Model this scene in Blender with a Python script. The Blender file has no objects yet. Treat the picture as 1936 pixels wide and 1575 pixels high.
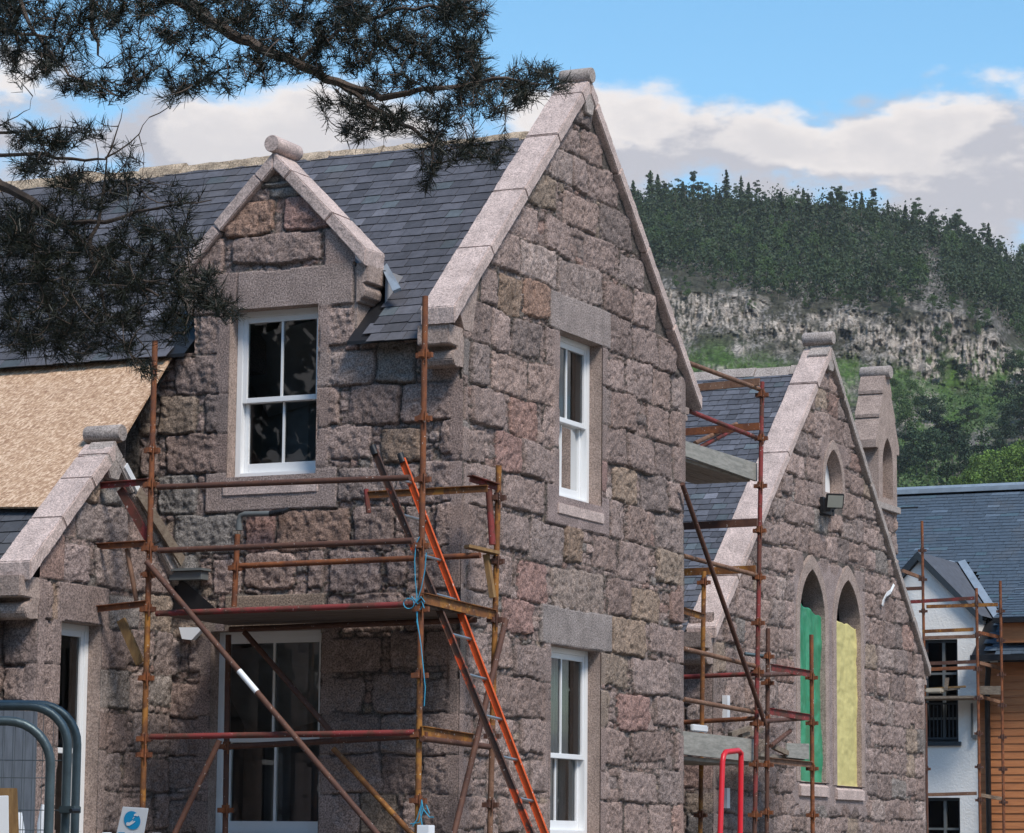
import bpy, math, random
import numpy as np
from mathutils import Vector, Matrix
from mathutils.geometry import tessellate_polygon
random.seed(7); RNG=np.random.default_rng(7)
S=bpy.context.scene; COL=S.collection
# ------------------------------------------------------------------ camera
F=5751.67; YAW,PIT,ROL=-0.445368849,0.141241966,0.00917870196     # focal length in photo pixels, fitted to the walls' vanishing points
cy,sy=math.cos(YAW),math.sin(YAW); cp,sp=math.cos(PIT),math.sin(PIT); cr,sr=math.cos(ROL),math.sin(ROL)
FW=np.array([sy*cp,cy*cp,sp]); _r=np.array([cy,-sy,0.]); _u=np.cross(_r,FW)
RT=cr*_r+sr*_u; UP=-sr*_r+cr*_u
CAM=np.array([11.1366114,-22.38249062,1.6])
cam=bpy.data.objects.new('camera',bpy.data.cameras.new('camera')); COL.objects.link(cam)
cam.data.sensor_width=36; cam.data.sensor_fit='HORIZONTAL'; cam.data.lens=F/1936*36
cam.data.clip_start=.1; cam.data.clip_end=6000
cam.matrix_world=Matrix(((RT[0],UP[0],-FW[0],CAM[0]),(RT[1],UP[1],-FW[1],CAM[1]),(RT[2],UP[2],-FW[2],CAM[2]),(0,0,0,1)))
S.camera=cam
S.view_settings.view_transform='Standard'; S.view_settings.look='None'
S.view_settings.exposure=0.62; S.view_settings.gamma=1
S.cycles.max_bounces=6; S.cycles.transparent_max_bounces=16
# ------------------------------------------------------------------ sun and sky
SUN_AZ=math.radians(124); SUN_EL=math.radians(52)     # azimuth clockwise from +y (north)
SUN_STRENGTH=2.5; SKY_STRENGTH=0.125
sd=np.array([math.sin(SUN_AZ)*math.cos(SUN_EL),math.cos(SUN_AZ)*math.cos(SUN_EL),math.sin(SUN_EL)])
sun=bpy.data.objects.new('sun',bpy.data.lights.new('sun','SUN')); COL.objects.link(sun)
sun.data.energy=SUN_STRENGTH; sun.data.angle=math.radians(16); sun.data.color=(1,.93,.85)
sun.rotation_euler=Vector(sd).to_track_quat('Z','Y').to_euler()
W=bpy.data.worlds.new('World'); S.world=W; W.use_nodes=True
wt=W.node_tree; wt.nodes.clear()
def nd(t,ty,**k):
    n=t.nodes.new(ty)
    for a,b in k.items():
        if a.startswith('i_'):
            n.inputs[int(a[2:]) if a[2:].isdigit() else a[2:].replace('_',' ')].default_value=b
        else: setattr(n,a,b)
    return n
def mth(t,op,a,b=None,c=None,clamp=False):
    n=t.nodes.new('ShaderNodeMath'); n.operation=op; n.use_clamp=clamp
    for i,x in enumerate((a,b,c)):
        if x is None: continue
        if isinstance(x,(int,float)): n.inputs[i].default_value=x
        else: t.links.new(x,n.inputs[i])
    return n.outputs[0]
def maprange(t,x,a,b,c=0.,d=1.,smooth=True):
    n=t.nodes.new('ShaderNodeMapRange'); n.interpolation_type='SMOOTHSTEP' if smooth else 'LINEAR'
    t.links.new(x,n.inputs[0])
    for i,v in zip((1,2,3,4),(a,b,c,d)):
        if isinstance(v,(int,float)): n.inputs[i].default_value=v
        else: t.links.new(v,n.inputs[i])
    return n.outputs[0]
def mixc(t,fac,a,b,bt='MIX'):
    n=t.nodes.new('ShaderNodeMix'); n.data_type='RGBA'; n.blend_type=bt
    for i,x in ((0,fac),(6,a),(7,b)):
        if isinstance(x,(int,float)): n.inputs[i].default_value=x
        elif isinstance(x,tuple): n.inputs[i].default_value=x if len(x)==4 else (*x,1)
        else: t.links.new(x,n.inputs[i])
    return n.outputs[2]
sky=nd(wt,'ShaderNodeTexSky',sky_type='NISHITA',sun_disc=False); sky.sun_elevation=SUN_EL; sky.sun_rotation=SUN_AZ
sky.air_density=1.0; sky.dust_density=0.4; sky.ozone_density=1.6
tc=nd(wt,'ShaderNodeTexCoord'); sep=nd(wt,'ShaderNodeSeparateXYZ'); wt.links.new(tc.outputs['Generated'],sep.inputs[0])
az=mth(wt,'ARCTAN2',sep.outputs[0],sep.outputs[1]); el=mth(wt,'ARCSINE',sep.outputs[2])
def cloudnoise(scale,dx,dy,detail=7,rough=.55,sy_=1.9):
    cb=nd(wt,'ShaderNodeCombineXYZ'); 
    wt.links.new(mth(wt,'ADD',az,dx),cb.inputs[0]); wt.links.new(mth(wt,'MULTIPLY',mth(wt,'ADD',el,dy),sy_),cb.inputs[1])
    n=nd(wt,'ShaderNodeTexNoise'); n.inputs['Scale'].default_value=scale; n.inputs['Detail'].default_value=detail; n.inputs['Roughness'].default_value=rough
    wt.links.new(cb.outputs[0],n.inputs['Vector']); return n.outputs[0]
n1=cloudnoise(13,.10,.02); n2=cloudnoise(13,.085,.045); n3=cloudnoise(34,.5,.3)
# a bank of cumulus low over the hills, open blue above it
bank=maprange(wt,el,.228,.270,.13,-.28,False)
low=maprange(wt,el,.165,.20,-.03,0.0,False)
dens=mth(wt,'ADD',mth(wt,'ADD',n1,bank),mth(wt,'ADD',low,mth(wt,'MULTIPLY',mth(wt,'SUBTRACT',n3,.5),.24)))
mask=maprange(wt,dens,.45,.60)
rel=mth(wt,'SUBTRACT',n1,n2)
lit=maprange(wt,mth(wt,'ADD',rel,mth(wt,'MULTIPLY',mth(wt,'SUBTRACT',n3,.5),.16)),-.045,.05)
shade=maprange(wt,dens,.50,.72)
cw=mixc(wt,lit,(3.05,3.05,3.35),(5.3,4.95,4.75))
cl=mixc(wt,mth(wt,'MULTIPLY',shade,.55),cw,(2.8,2.85,3.15))
skyc=nd(wt,'ShaderNodeHueSaturation'); skyc.inputs['Saturation'].default_value=1.22; skyc.inputs['Value'].default_value=1.02; skyc.inputs['Hue'].default_value=.488
wt.links.new(sky.outputs[0],skyc.inputs['Color'])
out=nd(wt,'ShaderNodeOutputWorld'); bg=nd(wt,'ShaderNodeBackground'); bg.inputs[1].default_value=SKY_STRENGTH
wt.links.new(mixc(wt,mask,skyc.outputs[0],cl),bg.inputs[0]); wt.links.new(bg.outputs[0],out.inputs[0])

# ------------------------------------------------------------------ photo pixel -> point on a real plane (survey helpers)
def ray(px,py): return RT*(px-968)/F-UP*(py-787.5)/F+FW
def P(px,py,ax,v):
    d=ray(px,py); return CAM+(v-CAM[ax])/d[ax]*d
def PD(px,py,depth): return CAM+ray(px,py)*depth
def along(px,z,ax,c):          # free horizontal coordinate of the point at height z on plane axis=c
    n=RT-FW*(px-968)/F; o=1-ax
    return CAM[o]-(n[ax]*(c-CAM[ax])+n[2]*(z-CAM[2]))/n[o]
# ------------------------------------------------------------------ numpy noise
def _h(ix,iy,s):
    n=(ix*374761393+iy*668265263+s*2147483647)&0xffffffff
    n=((n^(n>>13))*1274126177)&0xffffffff
    return ((n^(n>>16))&0xffff)/65535.
def vn(x,y,s=0):
    x=np.asarray(x,float);y=np.asarray(y,float)
    ix=np.floor(x).astype(np.int64);iy=np.floor(y).astype(np.int64);fx=x-ix;fy=y-iy
    fx=fx*fx*(3-2*fx);fy=fy*fy*(3-2*fy)
    a=_h(ix,iy,s);b=_h(ix+1,iy,s);c=_h(ix,iy+1,s);d=_h(ix+1,iy+1,s)
    return (a+(b-a)*fx)*(1-fy)+(c+(d-c)*fx)*fy
def fbm(x,y,s=0,o=4,g=.5):
    t=0;a=1;n=0
    for i in range(o):
        t=t+a*vn(x*2**i+i*17.3,y*2**i+i*9.1,s+i); n+=a; a*=g
    return t/n
def sst(a,b,x):
    t=np.clip((x-a)/(b-a),0,1); return t*t*(3-2*t)
# ------------------------------------------------------------------ object helpers
def link(o,parent=None):
    COL.objects.link(o)
    if parent is not None: o.parent=parent
    return o
def thing(name,label,cat,loc=(0,0,0),group=None,kind=None):
    o=bpy.data.objects.new(name,None); o.empty_display_size=.3; link(o); o.location=loc
    return tag(o,label,cat,group,kind)
def tag(o,label=None,cat=None,group=None,kind=None):
    if label: o['label']=label
    if cat: o['category']=cat
    if group: o['group']=group
    if kind: o['kind']=kind
    return o
class MB:
    def __init__(s): s.v=[];s.f=[];s.c=[]
    def add(s,vs,fs,col=None):
        b=len(s.v); s.v+= [tuple(map(float,x)) for x in vs]; s.f+=[tuple(i+b for i in f) for f in fs]
        if col is not None: s.c+=[col]*len(vs)
        return s
    def hexa(s,a,b,col=None):      # a: 4 points of one end, b: 4 of the other
        return s.add(list(a)+list(b),[(0,3,2,1),(4,5,6,7),(0,1,5,4),(1,2,6,5),(2,3,7,6),(3,0,4,7)],col)
    def box(s,x0,x1,y0,y1,z0,z1,col=None):
        return s.hexa([(x0,y0,z0),(x1,y0,z0),(x1,y1,z0),(x0,y1,z0)],[(x0,y0,z1),(x1,y0,z1),(x1,y1,z1),(x0,y1,z1)],col)
    def beam(s,p,q,w,h,up=(0,0,1),col=None):
        p=np.array(p,float);q=np.array(q,float);d=q-p;d/=np.linalg.norm(d);u=np.array(up,float)
        r=np.cross(d,u)
        if np.linalg.norm(r)<1e-4: r=np.cross(d,(1,0,0))
        r/=np.linalg.norm(r);u=np.cross(r,d)
        c=[(-w/2,-h/2),(w/2,-h/2),(w/2,h/2),(-w/2,h/2)]
        return s.hexa([p+r*a+u*b for a,b in c],[q+r*a+u*b for a,b in c],col)
    def tube(s,pts,r,n=10,cap=True,col=None):
        pts=[np.array(p,float) for p in pts]; rs=r if isinstance(r,(list,tuple)) else [r]*len(pts)
        vs=[];fs=[];ref=None
        for i,p in enumerate(pts):
            d=(pts[min(i+1,len(pts)-1)]-pts[max(i-1,0)]);d/=np.linalg.norm(d)+1e-9
            if ref is None:
                ref=np.cross(d,(0,0,1)) if abs(d[2])<.9 else np.cross(d,(1,0,0))
            ref=ref-d*(ref@d);ref/=np.linalg.norm(ref)+1e-9;b=np.cross(d,ref)
            for k in range(n):
                a=2*math.pi*k/n;vs.append(p+rs[i]*(math.cos(a)*ref+math.sin(a)*b))
        for i in range(len(pts)-1):
            for k in range(n): fs.append((i*n+k,i*n+(k+1)%n,(i+1)*n+(k+1)%n,(i+1)*n+k))
        if cap: fs.append(tuple(range(n))[::-1]);fs.append(tuple((len(pts)-1)*n+k for k in range(n)))
        return s.add(vs,fs,col)
    def prism(s,pts2,mp,a,b,holes=None,col=None):   # polygon pts2 (u,v), mp(u,v,w)->xyz, extruded w=a..b
        loops=[list(pts2)]+[list(h) for h in (holes or [])]
        tri=tessellate_polygon([[Vector((p[0],p[1],0)) for p in L] for L in loops])
        fl=[p for L in loops for p in L];n=len(fl)
        vs=[mp(p[0],p[1],a) for p in fl]+[mp(p[0],p[1],b) for p in fl]
        fs=[tuple(t)[::-1] for t in tri]+[tuple(i+n for i in t) for t in tri]
        o=0
        for L in loops:
            m=len(L)
            for i in range(m):
                j=(i+1)%m;fs.append((o+i,o+j,o+j+n,o+i+n))
            o+=m
        return s.add(vs,fs,col)
    def build(s,name,mat,parent=None,smooth=False,bevel=0,worn=0):
        me=bpy.data.meshes.new(name);me.from_pydata(s.v,[],s.f);me.validate(verbose=False)
        if mat: me.materials.append(mat)
        if s.c and len(s.c)==len(s.v):
            ca=me.color_attributes.new('Col','FLOAT_COLOR','POINT')
            ca.data.foreach_set('color',np.array([(*c,1) for c in s.c],dtype=np.float32).ravel())
        import bmesh
        bm=bmesh.new();bm.from_mesh(me);bmesh.ops.recalc_face_normals(bm,faces=bm.faces);
        if bevel: bmesh.ops.bevel(bm,geom=[e for e in bm.edges if len(e.link_faces)==2 and e.calc_face_angle(0)>.5],offset=bevel,segments=2,affect='EDGES',clamp_overlap=True)
        if worn:
            import mathutils.noise as mn
            for _ in range(4):
                le=[e for e in bm.edges if e.calc_length()>.07]
                if not le: break
                bmesh.ops.subdivide_edges(bm,edges=le,cuts=1,use_grid_fill=True)
            bmesh.ops.triangulate(bm,faces=[f for f in bm.faces if len(f.verts)>4])
            bm.normal_update()
            off=[(v,v.normal*(mn.noise(v.co*9)*.5+mn.noise(v.co*31)*.8)*worn) for v in bm.verts]
            for v,o_ in off: v.co+=o_
        bm.to_mesh(me);bm.free()
        if smooth:
            me.polygons.foreach_set('use_smooth',[True]*len(me.polygons))
            try: me.set_sharp_from_angle(angle=math.radians(40))
            except Exception: pass
        return link(bpy.data.objects.new(name,me),parent)
def gridmesh(name,V,faces,mat,parent=None,col=None,smooth=True):
    me=bpy.data.meshes.new(name);nv=len(V);nf=len(faces)
    me.vertices.add(nv);me.vertices.foreach_set('co',np.ascontiguousarray(V,dtype=np.float32).ravel())
    me.loops.add(nf*4);me.loops.foreach_set('vertex_index',np.ascontiguousarray(faces,dtype=np.int32).ravel())
    me.polygons.add(nf);me.polygons.foreach_set('loop_start',np.arange(0,nf*4,4,dtype=np.int32))
    me.polygons.foreach_set('use_smooth',[smooth]*nf)
    me.update(calc_edges=True)
    if col is not None:
        ca=me.color_attributes.new('Col','FLOAT_COLOR','POINT')
        ca.data.foreach_set('color',np.concatenate([col,np.ones((nv,1))],1).astype(np.float32).ravel())
    me.materials.append(mat)
    return link(bpy.data.objects.new(name,me),parent)
# ------------------------------------------------------------------ materials
def newmat(name):
    m=bpy.data.materials.new(name);m.use_nodes=True;t=m.node_tree
    b=t.nodes['Principled BSDF'];return m,t,b
def objco(t,scale=(1,1,1),rot=(0,0,0)):
    tc=nd(t,'ShaderNodeTexCoord');mp=nd(t,'ShaderNodeMapping');mp.inputs['Scale'].default_value=scale;mp.inputs['Rotation'].default_value=rot
    t.links.new(tc.outputs['Object'],mp.inputs[0]);return mp.outputs[0]
def noise(t,co,scale,detail=4,rough=.55,out=0):
    n=nd(t,'ShaderNodeTexNoise');n.inputs['Scale'].default_value=scale;n.inputs['Detail'].default_value=detail;n.inputs['Roughness'].default_value=rough
    t.links.new(co,n.inputs['Vector']);return n.outputs[out]
def vor(t,co,scale,out='Color',rand=1):
    n=nd(t,'ShaderNodeTexVoronoi');n.inputs['Scale'].default_value=scale;n.inputs['Randomness'].default_value=rand
    t.links.new(co,n.inputs['Vector']);return n.outputs[out]
def bump(t,b,h,strength,dist):
    n=nd(t,'ShaderNodeBump');n.inputs['Strength'].default_value=strength;n.inputs['Distance'].default_value=dist
    t.links.new(h,n.inputs['Height']);t.links.new(n.outputs[0],b.inputs['Normal'])
def simple(name,c,rough=.6,metal=0,var=.25,vscale=6,bmp=0,bscale=60,spec=.4,stretch=(1,1,1)):
    m,t,b=newmat(name);co=objco(t,stretch)
    f=maprange(t,noise(t,co,vscale,5,.6),.25,.75,1-var,1+var,False)
    t.links.new(mixc(t,1.,tuple(c),f,'MULTIPLY'),b.inputs['Base Color'])
    b.inputs['Roughness'].default_value=rough;b.inputs['Metallic'].default_value=metal;b.inputs['Specular IOR Level'].default_value=spec
    if bmp: bump(t,b,noise(t,co,bscale,4,.6),bmp,.01)
    return m
def granite(name,base=None,speck=.55,bm=.5,var=.18,scl=1.0):
    m,t,b=newmat(name);co=objco(t)
    if base is None:
        a=nd(t,'ShaderNodeAttribute',attribute_name='Col');c0=a.outputs['Color']
    else: c0=base
    big=maprange(t,noise(t,co,5,5,.65),.3,.7,1-var,1+var,False)
    c=mixc(t,1.,c0,big,'MULTIPLY')
    # crystals: pale feldspar and dark mica
    v=noise(t,co,70*scl,3,.8); 
    sp_=maprange(t,v,.38,.62,1-speck,1+speck,False)
    c=mixc(t,1.,c,sp_,'MULTIPLY')
    v2=noise(t,co,38*scl,3,.7)
    c=mixc(t,maprange(t,v2,.58,.78,0,.55),c,(.10,.085,.078),'MIX')
    stain=noise(t,co,2.2,6,.7)
    c=mixc(t,maprange(t,stain,.55,.8,0,.35),c,(.13,.115,.10),'MIX')
    t.links.new(c,b.inputs['Base Color']);b.inputs['Roughness'].default_value=.88;b.inputs['Specular IOR Level'].default_value=.25
    hh=mth(t,'ADD',mth(t,'MULTIPLY',noise(t,co,34*scl,8,.8),1.),mth(t,'MULTIPLY',v,.5))
    bump(t,b,hh,bm,.02)
    return m
M={}
M['rubble']=granite('granite_rubble',None,.58,.8,.26)
M['dressed']=granite('dressed_granite',(.345,.266,.228),.42,.4,.2)
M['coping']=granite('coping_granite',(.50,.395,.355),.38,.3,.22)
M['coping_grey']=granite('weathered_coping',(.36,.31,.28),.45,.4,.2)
M['ridge']=None
def mslate(name,base,spec=.35):
    m,t,b=newmat(name);co=objco(t)
    a=nd(t,'ShaderNodeAttribute',attribute_name='Col')
    c=mixc(t,1.,a.outputs['Color'],maprange(t,noise(t,co,14,5,.7),.25,.75,.72,1.28,False),'MULTIPLY')
    lich=noise(t,co,60,3,.6)
    c=mixc(t,maprange(t,lich,.70,.78,0,.5),c,(.28,.28,.27),'MIX')
    c=mixc(t,maprange(t,noise(t,co,1.3,4,.6),.5,.75,0,.25),c,(.12,.105,.09),'MIX')
    t.links.new(c,b.inputs['Base Color']);b.inputs['Roughness'].default_value=.75;b.inputs['Specular IOR Level'].default_value=spec
    bump(t,b,noise(t,co,35,5,.7),.35,.01);return m
M['slate']=mslate('slate',None)
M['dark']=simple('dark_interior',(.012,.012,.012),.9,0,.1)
M['plaster']=simple('room_plaster',(.30,.30,.31),.9,0,.1)
M['ridge']=granite('ridge_mortar',(.46,.36,.26),.5,.9,.5)
def paintwhite(name,c=(.80,.81,.81),r=.35):
    m,t,b=newmat(name);co=objco(t)
    f=maprange(t,noise(t,co,3,5,.6),.3,.8,1.0,.93,False)
    c=mixc(t,1.,c,f,'MULTIPLY')
    t.links.new(c,b.inputs['Base Color']);b.inputs['Roughness'].default_value=r;return m
M['white']=paintwhite('white_paint')
def glassmat(name,refl=.6,tint=(.75,.78,.78)):
    m=bpy.data.materials.new(name);m.use_nodes=True;t=m.node_tree;t.nodes.clear()
    o=nd(t,'ShaderNodeOutputMaterial');g=nd(t,'ShaderNodeBsdfGlossy');g.inputs['Roughness'].default_value=.01
    tr=nd(t,'ShaderNodeBsdfTransparent');tr.inputs[0].default_value=(*tint,1)
    fr=nd(t,'ShaderNodeFresnel');fr.inputs[0].default_value=1.5
    co=objco(t);bp=nd(t,'ShaderNodeBump');bp.inputs['Strength'].default_value=.008;bp.inputs['Distance'].default_value=.02
    t.links.new(noise(t,co,1.5,2,.5),bp.inputs['Height']);t.links.new(bp.outputs[0],g.inputs['Normal'])
    mx=nd(t,'ShaderNodeMixShader');t.links.new(mth(t,'MULTIPLY',fr.outputs[0],refl),mx.inputs[0])
    t.links.new(tr.outputs[0],mx.inputs[1]);t.links.new(g.outputs[0],mx.inputs[2]);t.links.new(mx.outputs[0],o.inputs[0]);return m
M['glass']=glassmat('window_glass',1.3)
M['curtain']=simple('net_curtain',(.30,.31,.29),.9,0,.35,9,0,60,.1,(1,14,.4))
M['blind']=simple('grey_blind',(.09,.093,.09),.9,0,.2,4)
def rustmat(name,c1,c2,paint=None,amt=.5,metal=.0):
    m,t,b=newmat(name);co=objco(t)
    f=noise(t,co,9,6,.7);c=mixc(t,maprange(t,f,.35,.65),tuple(c1),tuple(c2))
    if paint: c=mixc(t,maprange(t,noise(t,co,5,5,.65),.62-amt*.3,.66-amt*.3+.04),c,tuple(paint))
    c=mixc(t,maprange(t,noise(t,co,40,3,.6),.66,.72),c,(.55,.50,.45))   # cement spots
    c=mixc(t,maprange(t,noise(t,co,22,4,.7),.55,.75,0,.6),c,(.05,.025,.018))
    t.links.new(c,b.inputs['Base Color']);b.inputs['Roughness'].default_value=.7;b.inputs['Specular IOR Level'].default_value=.3
    bump(t,b,noise(t,co,90,4,.6),.4,.004);return m
M['rust']=rustmat('rusty_steel',(.24,.082,.03),(.13,.05,.028))
M['rust_red']=rustmat('rusty_red_paint',(.15,.04,.03),(.10,.045,.03),(.22,.038,.035),.5)
M['rust_yellow']=rustmat('rusty_yellow_paint',(.24,.095,.028),(.12,.05,.022),(.32,.14,.03),.4)
M['rust_brown']=rustmat('brown_steel',(.085,.04,.03),(.12,.055,.035))
M['rust_tan']=rustmat('tan_steel',(.24,.135,.085),(.15,.075,.045))
M['orange']=rustmat('orange_ladder_paint',(.52,.085,.02),(.60,.10,.025))
M['orange_worn']=rustmat('worn_ladder_paint',(.10,.05,.035),(.075,.045,.035),(.50,.075,.02),.42)
M['alu']=simple('aluminium',(.42,.43,.43),.35,.8,.2,20)
M['galv']=simple('galvanised_tube',(.085,.115,.125),.42,.55,.35,8,.15,60)
M['wire']=simple('fence_wire',(.10,.12,.13),.5,.6,.2)
M['blue']=simple('blue_rope',(.04,.30,.46),.7,0,.2)
M['red']=simple('red_powder_coat',(.60,.018,.03),.35,0,.08)
M['lead']=simple('lead_flashing',(.30,.35,.40),.45,.3,.2,6)
M['black']=simple('black_plastic',(.012,.012,.014),.5,0,.2)
M['grey_pipe']=simple('grey_plastic_pipe',(.13,.14,.14),.5,0,.15)
def woodmat(name,c1,c2,sc=(3,3,3),k=14,rough=.8):
    m,t,b=newmat(name);co=objco(t,sc);f=noise(t,co,k,6,.65)
    c=mixc(t,maprange(t,f,.3,.7),tuple(c1),tuple(c2))
    c=mixc(t,maprange(t,noise(t,co,k*.25,5,.6),.5,.75,0,.45),c,tuple(x*.45 for x in c1))
    t.links.new(c,b.inputs['Base Color']);b.inputs['Roughness'].default_value=rough;bump(t,b,f,.3,.006);return m
M['board']=woodmat('weathered_board',(.30,.26,.21),(.17,.14,.11),(6,.7,6),8)
M['board_x']=woodmat('weathered_board_lengthwise',(.16,.12,.10),(.09,.065,.055),(.7,6,6),8)
M['toe']=woodmat('grey_toe_board',(.36,.34,.30),(.22,.215,.185),(6,.8,5),6)
M['ochre_wood']=woodmat('ochre_timber',(.30,.18,.07),(.20,.11,.045),(4,4,1),9)
M['greywood']=woodmat('grey_timber',(.25,.20,.15),(.14,.10,.07),(2,2,5),9)
def osbmat():
    m,t,b=newmat('osb');
    def layer(rot,sc):
        co=objco(t,(1,1,1),rot);mp=nd(t,'ShaderNodeMapping');mp.inputs['Scale'].default_value=sc;t.links.new(co,mp.inputs[0])
        n=nd(t,'ShaderNodeTexVoronoi');n.inputs['Scale'].default_value=1;t.links.new(mp.outputs[0],n.inputs['Vector'])
        s=nd(t,'ShaderNodeSeparateColor');t.links.new(n.outputs['Color'],s.inputs[0]);return s.outputs[0],s.outputs[1]
    a,a2=layer((0,0,math.radians(-42)),(20,85,50));c,c2=layer((0,0,math.radians(-72)),(22,90,50));e,e2=layer((0,0,math.radians(8)),(22,85,50))
    v=mth(t,'ADD',mth(t,'MULTIPLY',a,.45),mth(t,'ADD',mth(t,'MULTIPLY',c,.35),mth(t,'MULTIPLY',e,.2)))
    cr_=nd(t,'ShaderNodeValToRGB');el_=cr_.color_ramp.elements
    el_[0].position=.1;el_[0].color=(.26,.14,.08,1);el_[1].position=.8;el_[1].color=(.74,.54,.38,1)
    x=cr_.color_ramp.elements.new(.5);x.color=(.48,.305,.185,1)
    t.links.new(v,cr_.inputs[0]);co=objco(t)
    cc=mixc(t,maprange(t,noise(t,co,1.6,4,.6),.55,.8,0,.45),cr_.outputs[0],(.50,.34,.24))
    t.links.new(cc,b.inputs['Base Color']);b.inputs['Roughness'].default_value=.75;bump(t,b,v,.5,.006);return m
M['osb']=osbmat()
M['green_sheet']=simple('green_polythene',(.03,.26,.13),.28,0,.25,3,.2,8,.6)
M['yellow_sheet']=simple('yellow_insulation',(.58,.51,.21),.7,0,.12,7,.5,14)
M['render']=simple('white_render',(.82,.81,.78),.9,0,.04,3,.9,22)
M['clad']=woodmat('orange_cladding',(.50,.195,.07),(.38,.14,.05),(.6,3,5),4,.6)
M['frame_grey']=simple('anthracite_frame',(.035,.045,.055),.4,0,.1)
M['farslate']=mslate('new_slate',None)
M['farglass']=glassmat('dark_glass',.5,(.35,.35,.36))
M['paper']=simple('white_sign',(.78,.80,.82),.5,0,.03)
M['signblue']=simple('sign_blue',(.01,.32,.62),.5,0,.03)
M['bark']=simple('pine_bark',(.10,.075,.06),.9,0,.4,14,.8,40)
def leafmat(name,c,c2,trans=.0):
    m,t,b=newmat(name);co=objco(t)
    oi=nd(t,'ShaderNodeObjectInfo')
    f=maprange(t,noise(t,co,1.7,3,.6),.3,.7)
    cc=mixc(t,f,tuple(c),tuple(c2));cc=mixc(t,1.,cc,maprange(t,oi.outputs['Random'],0,1,.6,1.35,False),'MULTIPLY')
    t.links.new(cc,b.inputs['Base Color']);b.inputs['Roughness'].default_value=.65;b.inputs['Specular IOR Level'].default_value=.25;return m
M['needle']=simple('pine_needles',(.013,.016,.008),.5,0,.6,5,0,1,.35)
M['conifer']=leafmat('conifer_foliage',(.042,.066,.030),(.062,.094,.036))
M['birch']=leafmat('birch_foliage',(.050,.090,.028),(.080,.130,.040))
M['bright']=leafmat('bright_foliage',(.10,.17,.03),(.14,.23,.04))
M['darkleaf']=leafmat('dark_broadleaf',(.018,.036,.018),(.034,.06,.026))
M['trunk']=simple('pale_bark',(.16,.13,.11),.9,0,.3)
M['ground']=simple('gravel_ground',(.14,.125,.105),.95,0,.35,3,.5,20)
def terr():
    m,t,b=newmat('hill_ground');a=nd(t,'ShaderNodeAttribute',attribute_name='Col');co=objco(t)
    f=maprange(t,noise(t,co,.9,6,.75),.25,.75,.45,1.55,False)
    c1=mixc(t,1.,a.outputs['Color'],f,'MULTIPLY')
    cw_=objco(t,(.85,.85,.11));vv=nd(t,'ShaderNodeTexVoronoi');vv.feature='DISTANCE_TO_EDGE';vv.inputs['Scale'].default_value=1;t.links.new(cw_,vv.inputs['Vector'])
    vc=vor(t,cw_,1.0);sc_=nd(t,'ShaderNodeSeparateColor');t.links.new(vc,sc_.inputs[0])
    c1=mixc(t,1.,c1,maprange(t,vv.outputs['Distance'],0,.12,.6,1.1,False),'MULTIPLY');c1=mixc(t,1.,c1,maprange(t,sc_.outputs[0],0,1,.65,1.35,False),'MULTIPLY')
    t.links.new(c1,b.inputs['Base Color']);b.inputs['Roughness'].default_value=.95;b.inputs['Specular IOR Level'].default_value=.1
    return m
M['hill']=terr()
M['stump']=simple('dry_twig',(.12,.09,.07),.9)

M['flatslate']=simple('slate_slope',(.085,.09,.105),.7,0,.3,9,.3,30)

M['reflection_tone']=simple('painted_reflection',(.50,.50,.52),.8,0,.3,3)  # pale tone painted in for reflections in the panes
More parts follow.
